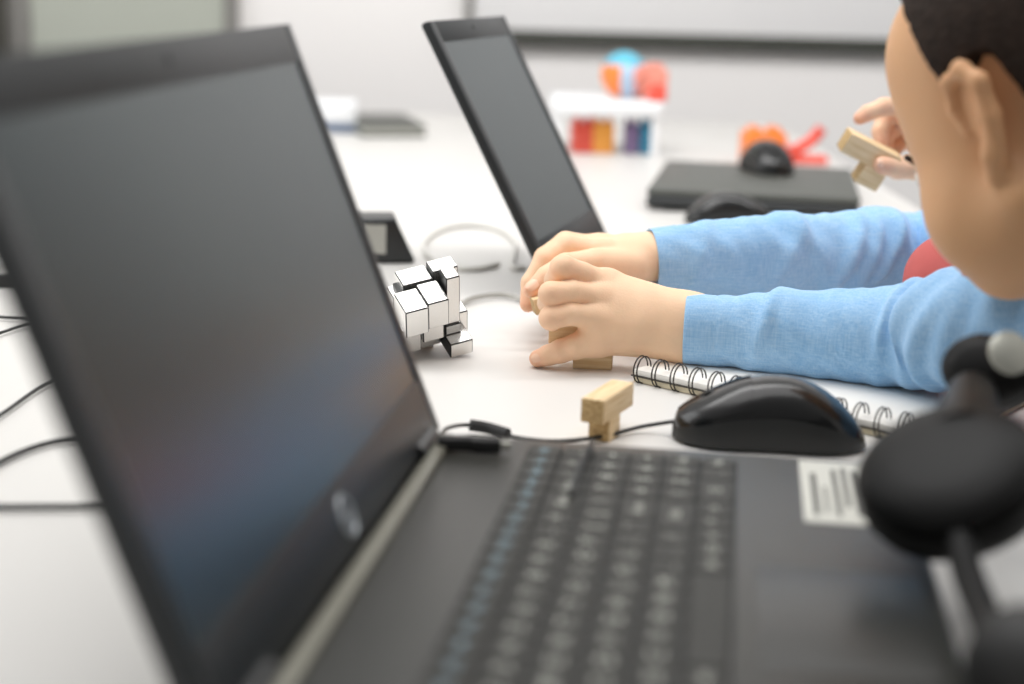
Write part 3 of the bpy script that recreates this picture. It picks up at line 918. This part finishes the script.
fL = hand_field(L_spec, L_arm, 0.00125)

# far (right) hand
Rw = aty(648, 257, 1.195)
Rel = aty(915, 252, 1.265)
Rtoward = (Rel - Rw).normalized()
R_mcp = J([(600, 254, 1.178), (600, 249, 1.198), (604, 249, 1.216), (610, 252, 1.230)])
R_dig = [
    (J([(602, 255, 1.178), (566, 247, 1.172), (546, 260, 1.164), (531, 283, 1.158), (528, 304, 1.152)]), [0.0108, 0.0098, 0.0088, 0.0076, 0.0064]),
    (J([(602, 250, 1.198), (566, 244, 1.196), (545, 258, 1.190), (534, 280, 1.184), (534, 300, 1.176)]), [0.0106, 0.0098, 0.0086, 0.0076, 0.0066]),
    (J([(606, 250, 1.216), (572, 246, 1.216), (551, 262, 1.210), (542, 282, 1.204), (543, 300, 1.196)]), [0.0102, 0.0092, 0.0084, 0.0074, 0.0064]),
    (J([(612, 253, 1.230), (584, 252, 1.232), (566, 266, 1.228), (556, 282, 1.222), (556, 298, 1.214)]), [0.0094, 0.0084, 0.0076, 0.0068, 0.0058]),
    (J([(634, 266, 1.176), (596, 264, 1.156), (566, 266, 1.146), (547, 277, 1.140), (532, 290, 1.134)]), [0.0135, 0.0120, 0.0098, 0.0084, 0.0064]),
]
R_spec = dict(digits=R_dig, rw=0.0130, palm=[(R_mcp[0], 0.0108, Vector((0, -0.008, 0))), (R_mcp[1], 0.0106, Vector((0, -0.002, 0.0))), (R_mcp[2], 0.0102, Vector((0, 0.004, 0))), (R_mcp[3], 0.0094, Vector((0, 0.010, 0)))])
Rmid = aty(760, 257, 1.221)
R_arm = ([Rw, aty(690, 258, 1.203), Rmid], [0.0190, 0.0190, 0.0180], Vector((0.0, 0.3, 1)), 1.12)
fR = hand_field(R_spec, R_arm, 0.0014)

# head, neck, torso, legs
hf = Vector((-0.62, 0.68, -0.66)).normalized()
hr = hf.cross(UPZ).normalized(); hu = hr.cross(hf).normalized()
tl = 0.0
HS = 0.93
ear = aty(977, 124, 0.835)
HC = ear + hr * 0.072 * HS - hu * 0.002
HM = axes(HC, hr * HS, hf * HS, hu * HS)
Lsh = Vector((0.385, 0.865, 0.085)); Rsh = Vector((0.470, 1.135, 0.105))
nbase = Vector((0.435, 0.985, 0.135)); pelv = Vector((0.76, 0.97, -0.115))
fB = Field((0.13, 0.62, -0.76), (0.92, 1.34, 0.36), 0.004)
for r in (1,):
    fB.ell(axes((nbase + pelv) / 2 * 1.0 + Vector((-0.06, 0, 0.065)), (pelv - nbase).normalized(), Vector((0.0, 1, 0)), (pelv - nbase).normalized().cross(Vector((0, 1, 0)))), (0.155, 0.105, 0.068), 0.03)
    fB.ell(axes(pelv, (1, 0, 0), (0, 1, 0), (0, 0, 1)), (0.085, 0.105, 0.085), 0.04)
    fB.cone(Lsh, Rsh, 0.040, 0.040, 0.05)
    fB.cone(nbase, HC - hu * 0.06 - hf * 0.02, 0.043, 0.040, 0.03)
    fB.chain([Lsh, Lel + Vector((0.012, 0, 0)), Lmid], [0.030, 0.021, 0.017], 0.006)
    fB.chain([Rsh, Rel + Vector((0.012, 0, 0)), Rmid], [0.030, 0.021, 0.017], 0.006)
    for s in (-1, 1):
        fB.chain([pelv + Vector((0.0, s * 0.055, -0.03)), Vector((0.74, 0.97 + s * 0.075, -0.40)), Vector((0.77, 0.97 + s * 0.08, -0.67))], [0.062, 0.043, 0.030], 0.03)
fH = Field(np.array(HC) - 0.15, np.array(HC) + 0.15, 0.0025)
fH.cone(nbase, HC - hu * 0.06 - hf * 0.02, 0.043, 0.040, 0.03)
head_parts(fH, HM)
body_me = np_mesh('body', [fB.mesh(), fH.mesh(), fL.mesh(), fR.mesh()])
spots = [(d[0][-1], 0.010, 0.55) for d in L_dig + R_dig] + [(d[0][2], 0.009, 0.30) for d in L_dig + R_dig] + [(p, 0.010, 0.18) for p in L_mcp + R_mcp] + [(ear + Vector((0.012, 0, 0.012)), 0.035, 0.45)]
blush(body_me, spots)
tn = np.array([0.75 if (v.co - HC).length < 0.15 else 0.0 for v in body_me.vertices], np.float32)  # shaded face painted in as darker skin around the head
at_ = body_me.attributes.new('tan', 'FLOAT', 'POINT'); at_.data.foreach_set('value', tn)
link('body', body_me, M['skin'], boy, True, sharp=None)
link('hair', np_mesh('hair', [hair_mesh(HM)]), M['hair'], boy, True, sharp=None)
face_details(boy, HM)
pt = L_dig[3][0]; camdir = (CAM - pt[-1]).normalized()
nail(boy, pt[-1] + camdir * 0.0062 + UPZ * 0.0016 + (pt[-1] - pt[-2]).normalized() * 0.001, pt[-1] - pt[-2], camdir + UPZ * 0.45, 0.0080, 0.0090)
pt = R_dig[4][0]
nail(boy, pt[-1] + camdir * 0.0044 + UPZ * 0.0040, pt[-1] - pt[-2], camdir + UPZ * 1.0, 0.0090, 0.0105)
# shirt: both sleeves and an open body
sl1 = sleeve([aty(686, 329, 1.064), aty(735, 332, 1.058), aty(800, 334, 1.044), aty(870, 336, 1.022), aty(925, 335, 0.998), aty(985, 332, 0.960) + Vector((0, 0, 0.004)), Lsh + Vector((0.02, 0.01, 0.0))],
             [0.0252, 0.0270, 0.0308, 0.0335, 0.0356, 0.0378, 0.0480], [0.0225, 0.0240, 0.0280, 0.0315, 0.0350, 0.0390, 0.0460], 3.0,
             folds=[(0.055, 0.006, 2.0, 0.010, 0.9), (0.085, 0.007, 1.6, -0.012, 1.2), (0.150, 0.006, 2.2, 0.014, 1.0), (0.178, 0.007, 2.6, 0.020, 0.3), (0.198, 0.006, 3.2, 0.022, 0.0), (0.214, 0.006, 3.4, 0.016, -0.2), (0.232, 0.007, 3.6, 0.02, 0.2), (0.25, 0.007, 3.6, -0.012, 0.3), (0.272, 0.008, 3.0, 0.01, 0.6)], wr=0.0014)
nbi = nb.matrix_basis.inverted(); ssV = sl1[0]        # the cloth lies on the notebook and the table top
for i_ in range(len(ssV)):
    q_ = nbi @ Vector(ssV[i_]); mz = 0.0004
    if -0.004 < q_.x < NL + 0.004 and 0.002 < q_.y < ND + 0.004: mz = 0.0099
    if ssV[i_][0] < 0.5 and ssV[i_][2] < mz: ssV[i_][2] = mz
sl2 = sleeve([aty(651, 262, 1.195), aty(700, 259, 1.203), aty(760, 257, 1.22), aty(820, 255, 1.24), aty(880, 253, 1.258), aty(925, 252, 1.262), aty(985, 248, 1.225), Rsh + Vector((0.02, 0.0, 0.0))],
             [0.0262, 0.0300, 0.0335, 0.0350, 0.0340, 0.0330, 0.036, 0.046], [0.0250, 0.0280, 0.0310, 0.0330, 0.0340, 0.034, 0.038, 0.045], 9.0,
             folds=[(0.030, 0.006, 1.2, 0.01, 0.5), (0.10, 0.008, 1.8, 0.02, 0.6), (0.13, 0.008, 2.0, -0.02, 0.4), (0.155, 0.007, 2.6, 0.02, 0.2), (0.175, 0.007, 3.0, 0.015, 0.0), (0.192, 0.007, 3.2, 0.02, 0.1), (0.21, 0.008, 3.2, -0.01, 0.3)], wr=0.0019)
fS = Field((0.20, 0.74, -0.30), (0.92, 1.30, 0.24), 0.004)
tx = (pelv - nbase).normalized(); tz = tx.cross(Vector((0, 1, 0))).normalized()
if tz.z < 0: tz = -tz
tm = axes((nbase + pelv) / 2 + Vector((-0.06, 0, 0.065)), tx, tz.cross(tx), tz)
fS.ell(tm, (0.170, 0.120, 0.080), 0.02); fS.cone(Lsh, Rsh, 0.054, 0.054, 0.05)
fS.ell(axes(pelv, (1, 0, 0), (0, 1, 0), (0, 0, 1)), (0.095, 0.120, 0.085), 0.05)
g = fS.grid(); loc = (g - np.array(tm.translation)) @ np.array(tm.to_3x3())
openv = np.maximum(np.abs(loc[..., 1] - 0.02) - 0.055, loc[..., 2] + 0.030)       # open front
fS.D = np.maximum(fS.D, -openv).astype(np.float32)
neckcut = np.linalg.norm(g - np.array(nbase + Vector((-0.02, -0.01, 0.03))), axis=-1) - 0.052
fS.D = np.maximum(fS.D, -neckcut).astype(np.float32)
link('shirt', np_mesh_any('shirt', [sl1, sl2, fS.mesh()]), M['denim'], boy, True, sharp=None)
fT = Field((0.18, 0.74, -0.30), (0.92, 1.34, 0.24), 0.004)
fT.ell(tm, (0.165, 0.112, 0.075), 0.02); fT.cone(Lsh, Rsh, 0.044, 0.044, 0.05)
fT.ell(axes(pelv, (1, 0, 0), (0, 1, 0), (0, 0, 1)), (0.088, 0.110, 0.080), 0.05)
fT.cone(Vector((0.42, 1.10, 0.09)), Vector((0.335, 1.155, 0.054)), 0.06, 0.036, 0.07)
link('red_tee', np_mesh('tee', [fT.mesh()]), M['red'], boy, True, sharp=None)


def trousers(parent, pelvis, legs):
    lo = np.array(pelvis) - (0.2, 0.25, 0.62); hi = np.array(pelvis) + (0.2, 0.25, 0.16)
    f = Field(lo, hi, 0.005)
    f.ell(axes(pelvis, (1, 0, 0), (0, 1, 0), (0, 0, 1)), (0.096, 0.118, 0.092), 0.04)
    for l in legs: f.chain(l, [0.074, 0.056, 0.048], 0.03)
    link('trousers', np_mesh('trousers', [f.mesh()]), M['navy'], parent, True, sharp=None)


legs = [[pelv + Vector((0.0, s * 0.055, -0.03)), Vector((0.74, 0.97 + s * 0.075, -0.40)), Vector((0.77, 0.97 + s * 0.08, -0.63))] for s in (-1, 1)]
trousers(boy, pelv, legs)
for l in legs: shoe(boy, l[2], (-1, 0, 0), FLOOR)

# ---- second child, holding a block up -----------------------------------------
kid = thing('person', 'child mostly hidden behind the boy, holding up a wooden block', 'person', (0.90, 1.56, FLOOR))
kw = aty(945, 146, 1.40)
kel = Vector((0.66, 1.47, 0.055))
kd = (kel - kw).normalized()
K_dig = [
    (J([(922, 122, 1.392), (902, 106, 1.376), (884, 107, 1.366), (868, 113, 1.362), (860, 118, 1.360)]), [0.0098, 0.0088, 0.0082, 0.0072, 0.0060]),
    (J([(922, 130, 1.400), (900, 112, 1.394), (885, 118, 1.392), (880, 132, 1.384), (882, 144, 1.376)]), [0.0098, 0.0090, 0.0084, 0.0074, 0.0064]),
    (J([(924, 140, 1.408), (902, 124, 1.408), (888, 132, 1.404), (884, 146, 1.396), (890, 156, 1.388)]), [0.0094, 0.0086, 0.0080, 0.0070, 0.0060]),
    (J([(926, 150, 1.412), (908, 140, 1.416), (896, 146, 1.412), (892, 158, 1.404), (897, 166, 1.396)]), [0.0088, 0.0078, 0.0072, 0.0064, 0.0056]),
    (J([(938, 160, 1.385), (915, 167, 1.362), (898, 168, 1.350), (882, 165, 1.340)]), [0.0125, 0.0112, 0.0098, 0.0078]),
]
K_spec = dict(digits=K_dig, rw=0.013, palm=[(K_dig[i][0][0], 0.0098, Vector((0, 0.006 * (i - 1.5), -0.002 * (i - 1.5)))) for i in range(4)])
K_arm = ([kw, kw + kd * 0.03, kw + kd * 0.12], [0.0190, 0.0195, 0.0235], Vector((0.0, 1.0, 0.3)), 1.15)
fK = hand_field(K_spec, K_arm, 0.0017)
ksh_l, ksh_r = Vector((0.82, 1.42, 0.20)), Vector((0.86, 1.66, 0.20))
kn = Vector((0.82, 1.55, 0.235)); kp = Vector((0.93, 1.56, -0.11))
kf = Vector((-0.93, -0.2, -0.30)).normalized(); kr = kf.cross(UPZ).normalized(); ku = kr.cross(kf).normalized()
KH = axes(Vector((0.79, 1.54, 0.375)), kr, kf, ku)
k_el_r = Vector((0.80, 1.84, 0.06)); k_wr_r = Vector((0.64, 1.84, 0.025))
fb = Field((0.42, 1.28, -0.76), (1.08, 1.90, 0.54), 0.005)
fb.cone(kn - Vector((0, 0, 0.09)), kp, 0.085, 0.085, 0.04).cone(ksh_l, ksh_r, 0.042, 0.042, 0.04).cone(kn, KH.translation - ku * 0.05, 0.042, 0.04, 0.03)
fb.chain([ksh_l, kel, kw + kd * 0.09], [0.036, 0.028, 0.023], 0.02).chain([ksh_r, k_el_r, k_wr_r, k_wr_r - Vector((0.05, 0, 0.006))], [0.036, 0.027, 0.020, 0.017], 0.02)
for s in (-1, 1): fb.chain([kp + Vector((0, s * 0.055, -0.03)), Vector((0.92, 1.56 + s * 0.075, -0.40)), Vector((0.95, 1.56 + s * 0.08, -0.67))], [0.062, 0.043, 0.030], 0.03)
for i in range(4): fb.chain([k_wr_r + Vector((-0.05, 0.02 * (1.5 - i) * 0.9, -0.006)), k_wr_r + Vector((-0.085, 0.024 * (1.5 - i), -0.004)), k_wr_r + Vector((-0.115 + abs(i - 1.3) * 0.006, 0.026 * (1.5 - i), -0.014))], [0.010, 0.0085, 0.0065], 0.003)
fb.chain([k_wr_r + Vector((-0.02, -0.015, -0.004)), k_wr_r + Vector((-0.055, -0.042, -0.008)), k_wr_r + Vector((-0.078, -0.048, -0.014))], [0.012, 0.0095, 0.007], 0.006)
fh = Field(np.array(KH.translation) - 0.15, np.array(KH.translation) + 0.15, 0.0035); head_parts(fh, KH)
kme = np_mesh('body', [fb.mesh(), fh.mesh(), fK.mesh()])
blush(kme, [(d[0][-1], 0.010, 0.6) for d in K_dig] + [(d[0][2], 0.010, 0.35) for d in K_dig])
link('body', kme, M['skin2'], kid, True, sharp=None)
link('hair', np_mesh('hair', [hair_mesh(KH, 0.0035)]), M['hair'], kid, True, sharp=None)
face_details(kid, KH)
pt = K_dig[4][0]; cd = (CAM - pt[-1]).normalized()
nail(kid, pt[-1] + cd * 0.0066 + UPZ * 0.002, pt[-1] - pt[-2], cd + UPZ * 0.3, 0.009, 0.010)
fj = Field((0.50, 1.28, -0.26), (1.08, 1.90, 0.30), 0.005)
fj.cone(kn - Vector((0, 0, 0.09)), kp, 0.098, 0.100, 0.04).cone(ksh_l, ksh_r, 0.052, 0.052, 0.04)
fj.chain([ksh_l, kel, kel - kd * 0.03], [0.050, 0.042, 0.040], 0.02).chain([ksh_r, k_el_r, k_wr_r + Vector((0.04, 0, 0))], [0.048, 0.038, 0.030], 0.02)
g = fj.grid(); nc = np.linalg.norm(g - np.array(kn + Vector((0, 0, 0.035))), axis=-1) - 0.055; fj.D = np.maximum(fj.D, -nc).astype(np.float32)
link('jersey', np_mesh('jersey', [fj.mesh()]), M['tan'], kid, True, sharp=None)
klegs = [[kp + Vector((0, s * 0.055, -0.03)), Vector((0.92, 1.56 + s * 0.075, -0.40)), Vector((0.95, 1.56 + s * 0.08, -0.63))] for s in (-1, 1)]
trousers(kid, kp, klegs)
for l in klegs: shoe(kid, l[2], (-1, 0, 0), FLOOR)

hb0 = aty(829, 143, 1.352); hb1 = aty(884, 170, 1.362)
hd = (hb1 - hb0).normalized()
tblock('wooden_block', 'wooden block held up in the air by the child behind', axes(hb0 - Vector((0, 0, 0.020)), hd, Vector((0.05, 0.98, 0.2)).normalized(), hd.cross(Vector((0.05, 0.98, 0.2)).normalized())), L=0.052, w=0.0190, s0=0.026, s1=0.048)

# ------------------------------------------------------------------ headphones
hp = thing('headphones', 'black padded headphones resting on the front corner of the foreground laptop', 'headphones', aty(945, 500, 0.70))


def cup(parent, c, axis, r, depth, name='ear_cup', flat=0.8, ct=0.016):
    """shell dome, padded ring and a silver disc; axis points out of the shell"""
    z = Vector(axis).normalized(); x = Vector((0, 0, 1)).cross(z).normalized(); y = z.cross(x)
    m = axes(c, x * 1.0, y * flat, z)
    b = B(); lathe(b, [(r * 0.92, -0.002), (r, 0.006), (r * 0.97, depth * 0.5), (r * 0.82, depth * 0.82), (r * 0.5, depth * 0.97), (0, depth)], 40, m)
    s = obj(name, b, M['phone'], parent, True)
    b = B(); lathe(b, [(r * 0.55, -0.006), (r * 0.62, -ct * 0.78), (r * 0.80, -ct), (r * 0.96, -ct * 0.78), (r * 1.03, -ct * 0.36), (r * 0.98, 0.0), (r * 0.6, 0.0), (r * 0.55, -0.006)], 40, m)
    obj('ear_cushion', b, M['cushion'], s, True)
    return s


cA = aty(950, 478, 0.64)
s1 = cup(hp, cA, Vector((-0.42, -0.30, 0.86)), 0.041, 0.017, flat=0.95, ct=0.017)
cB = aty(990, 372, 0.785)
s2 = cup(hp, cB, Vector((-0.5, -0.75, 0.35)), 0.024, 0.020)
b = B(); lathe(b, [(0.0115, -0.001), (0.0115, 0.001), (0.010, 0.002), (0, 0.0024)], 24, frame_from(aty(1010, 353, 0.760), (1, 0.2, 0), (-0.15, -0.85, 0.5))); obj('cap_disc', b, M['silver'], s2, True)  # silver disc put in for the pale highlight on the far cup
b = B(); tube(b, catmull([aty(972, 395, 0.755), aty(968, 420, 0.70), aty(965, 450, 0.65)], 8), [0.0125, 0.0125, 0.013, 0.0135, 0.014, 0.0145, 0.015, 0.0155, 0.016, 0.0165, 0.017, 0.0175, 0.018, 0.018, 0.018, 0.018, 0.018], 16); obj('yoke', b, M['phone'], hp, True)
b = B(); tube(b, catmull([aty(958, 500, 0.625), atz(964, 560, 0.048), atz(984, 615, 0.045), atz(1000, 660, 0.050)], 8), 0.0065, 14); obj('yoke', b, M['phone'], hp, True)
b = B(); tube(b, catmull([atz(1004, 678, 0.052), atz(1080, 664, 0.040), atz(1150, 600, 0.028), aty(1160, 500, 0.70), aty(1120, 410, 0.745), aty(1050, 385, 0.775), aty(1005, 376, 0.785)], 10), [0.010, 0.0185, 0.0225] + [0.0245] * 22 + [0.020] * 15 + [0.012] * 21, 18); obj('headband', b, M['cushion'], hp, True)

# ------------------------------------------------------------------ things further back on the table
# dark closed laptop with a mouse on it
cl0, cl1 = atz(652, 211), atz(860, 214)
dx = (cl1 - cl0).normalized()
clp = thing('closed_laptop', 'flat black closed laptop lying on the table beyond the sleeves', 'laptop', mw=frame_from((cl0.x - 0.008, cl0.y, 0), (0.985, -0.17, 0)))
CW = (cl1 - cl0).length * 0.99
b = B(); box(b, 0, CW, 0, 0.30, 0.004, 0.018, 0.005, 3); obj('base', b, M['edge'], clp)
b = B(); box(b, 0.0, CW, 0.002, 0.30, 0.0185, 0.027, 0.004, 3); obj('lid', b, M['slate'], clp)
for x in (0.03, CW - 0.03):
    for y in (0.03, 0.27):
        b = B(); box(b, x - 0.01, x + 0.01, y - 0.01, y + 0.01, 0, 0.005, 0.001); obj('rubber_foot', b, M['rubber'], clp)
mp = aty(765, 186, 2.02); mouse('computer_mouse', 'black mouse sitting on top of the closed laptop', frame_from((mp.x, 2.02, 0.027), (0.25, -1, 0)), 0.095, 0.066, 0.040)
mp = atz(726, 222); mouse('computer_mouse', 'black mouse on the table in front of the closed laptop', frame_from((mp.x, mp.y - 0.01, 0), (1, 0.1, 0)), 0.100, 0.058, 0.034)


def brick(name, label, px, py, Y, w, d, h, m, z0=0.0, rz=0.2, studs=2):
    p = aty(px, py, Y)
    t = thing(name, label, 'toy block', (p.x, Y, z0), rz)
    b = B(); box(b, -w / 2, w / 2, -d / 2, d / 2, 0, h, 0.003); obj('shell', b, m, t)
    b = B()
    for i in range(studs):
        for j in (-1, 1):
            x = (i - (studs - 1) / 2) * w / studs
            lathe(b, [(w / studs * 0.28, -0.001), (w / studs * 0.28, 0.006), (w / studs * 0.24, 0.008), (0, 0.008)], 16, Matrix.Translation((x, j * d * 0.22, h)))
    obj('studs', b, m, t)
    return t


brick('toy_brick', 'orange toy brick standing beyond the closed laptop', 763, 140, 2.36, 0.062, 0.05, 0.046, M['orange'], 0.0, 0.1)
# red curved toy track next to it
p0 = aty(815, 140, 2.36)
t = thing('toy_track', 'red curved toy piece beside the orange brick', 'toy', (p0.x, 2.36, 0))
b = B(); tube(b, catmull([aty(778, 150, 2.33), aty(795, 150, 2.36), aty(812, 140, 2.38), aty(822, 128, 2.38)], 8), 0.009, 12); obj('arc', b, M['redp'], t, True)
b = B(); box(b, -0.05, 0.02, -0.015, 0.015, 0.0, 0.012, 0.003); obj('foot', b, M['redp'], t)

# white toy stand with coloured pieces
TYs = 2.46
tsp = aty(605, 105, TYs)
ts = thing('toy_stand', 'white raised toy stand in the distance with a ball on top', 'toy stand', (tsp.x, TYs, 0))
zt = tsp.z
b = B(); box(b, -0.085, 0.085, -0.08, 0.08, zt - 0.012, zt + 0.012, 0.006, 3); obj('platform', b, M['white'], ts)
for sx in (-1, 1):
    for sy in (-1, 1):
        b = B(); tube(b, [(sx * 0.075, sy * 0.07, 0), (sx * 0.075, sy * 0.07, zt - 0.008)], 0.006, 12); obj('leg', b, M['white'], ts)
hgt = zt - 0.016
for nm, lab, px, w, m, rz in (('toy_brick', 'red toy brick under the left end of the white stand', 583, 0.036, M['redp'], 0.1), ('toy_brick', 'amber toy brick under the middle of the white stand', 603, 0.034, M['amber'], 0.0),
                              ('toy_brick', 'violet toy brick under the white stand beside the blue one', 631, 0.022, M['violet'], 0.0), ('toy_brick', 'blue toy brick under the right end of the white stand', 648, 0.028, M['teal'], 0.05)):
    brick(nm, lab, px, 130, TYs - 0.02, w, 0.05, max(0.02, hgt - 0.010), m, 0.0, rz)
bp_ = aty(624, 68, TYs); br = 0.036
tball = thing('toy_ball', 'toy ball with blue cap and orange patch on the white stand', 'ball', (bp_.x, TYs, zt + 0.012 + br))
b = B(); bmesh.ops.create_uvsphere(b, u_segments=32, v_segments=20, radius=br)
for f in b.faces:
    c = f.calc_center_median()
    f.material_index = 0 if c.z > br * 0.45 else (1 if c.x < -0.004 and c.y < 0.01 else (2 if c.x > 0.016 else 3))
obj('shell', b, [M['cyan'], M['orange'], M['salmon'], M['paleblue']], tball)
brick('toy_brick', 'salmon toy brick on the white stand right of the ball', 650, 80, TYs + 0.02, 0.045, 0.04, 0.045, M['salmon'], zt + 0.012, 0.4)
brick('toy_brick', 'small red toy brick on the right edge of the white stand', 657, 92, TYs - 0.05, 0.024, 0.03, 0.018, M['redp'], zt + 0.012, 0.2)

# dark folder and white box far left
p = atz(384, 131); fo = thing('folder', 'slim dark grey folder on the table beyond the foreground screen', 'folder', (p.x, p.y, 0), 0.25)
b = B(); box(b, -0.055, 0.055, -0.10, 0.12, 0.0, 0.006, 0.002); obj('back_cover', b, M['slate'], fo)
b = B(); box(b, -0.053, 0.053, -0.098, 0.118, 0.006, 0.014, 0.001); obj('pages', b, M['label_grey'], fo)
b = B(); box(b, -0.055, 0.055, -0.10, 0.12, 0.014, 0.020, 0.002); obj('front_cover', b, M['slate'], fo)
p = atz(346, 131); wbx = thing('box', 'small white box with a blue base beside the dark folder', 'box', (p.x - 0.028, p.y + 0.02, 0), 0.1)
b = B(); box(b, -0.045, 0.045, -0.05, 0.05, 0.0, 0.014, 0.003); obj('base', b, M['bluedark'], wbx)
b = B(); box(b, -0.044, 0.044, -0.049, 0.049, 0.0145, 0.050, 0.004); obj('lid', b, M['white'], wbx)
# black adapter with pale label behind the cube
p = atz(384, 264); ad = thing('power_adapter', 'black power adapter with a pale label behind the silver cube', 'adapter', (p.x, p.y + 0.024, 0), 0.15)
b = B(); box(b, -0.030, 0.026, -0.024, 0.024, 0.0, 0.044, 0.004, 3)
for v in b.verts:
    if v.co.z > 0.02: v.co.x = -0.030 + (v.co.x + 0.030) * 0.70
obj('housing', b, M['edge'], ad)
b = B(); box(b, -0.024, -0.002, -0.0250, -0.0236, 0.010, 0.038); obj('label', b, M['label_grey'], ad)

# ------------------------------------------------------------------ light
w = bpy.data.worlds.new('world'); bpy.context.scene.world = w; w.use_nodes = True
nt = w.node_tree; bg = nt.nodes['Background']
tc = nt.nodes.new('ShaderNodeTexCoord'); sx = nt.nodes.new('ShaderNodeSeparateXYZ'); nt.links.new(tc.outputs['Generated'], sx.inputs[0])
rm = nt.nodes.new('ShaderNodeMapRange'); rm.inputs['From Min'].default_value = -0.9; rm.inputs['From Max'].default_value = 0.7
rm.inputs['To Min'].default_value = 0.20; rm.inputs['To Max'].default_value = 0.85
nt.links.new(sx.outputs['Y'], rm.inputs['Value']); nt.links.new(rm.outputs['Result'], bg.inputs['Strength'])
bg.inputs['Color'].default_value = (1.0, 0.985, 0.965, 1)


def area(name, loc, tgt, sx, sy, power, col=(1, 1, 1)):
    l = bpy.data.lights.new(name, 'AREA'); l.shape = 'RECTANGLE'; l.size = sx; l.size_y = sy; l.energy = power; l.color = col
    o = bpy.data.objects.new(name, l); C.objects.link(o); o.location = loc
    o.rotation_euler = (Vector(tgt) - Vector(loc)).to_track_quat('-Z', 'Y').to_euler()
    return o


area('ceiling_light', (-0.3, 1.0, 1.85), (-0.1, 1.1, 0), 2.2, 1.4, 22, (1, 0.99, 0.98))
area('wall_light', (0.3, 1.5, 1.8), (0.3, 3.4, 0.1), 3.0, 0.6, 46, (1, 0.99, 0.98))  # added fill that brightens the back wall, no fixture of the room
area('window_light', (-2.3, 1.6, 1.1), (0.2, 1.2, 0.0), 1.4, 1.8, 20, (0.97, 0.99, 1))
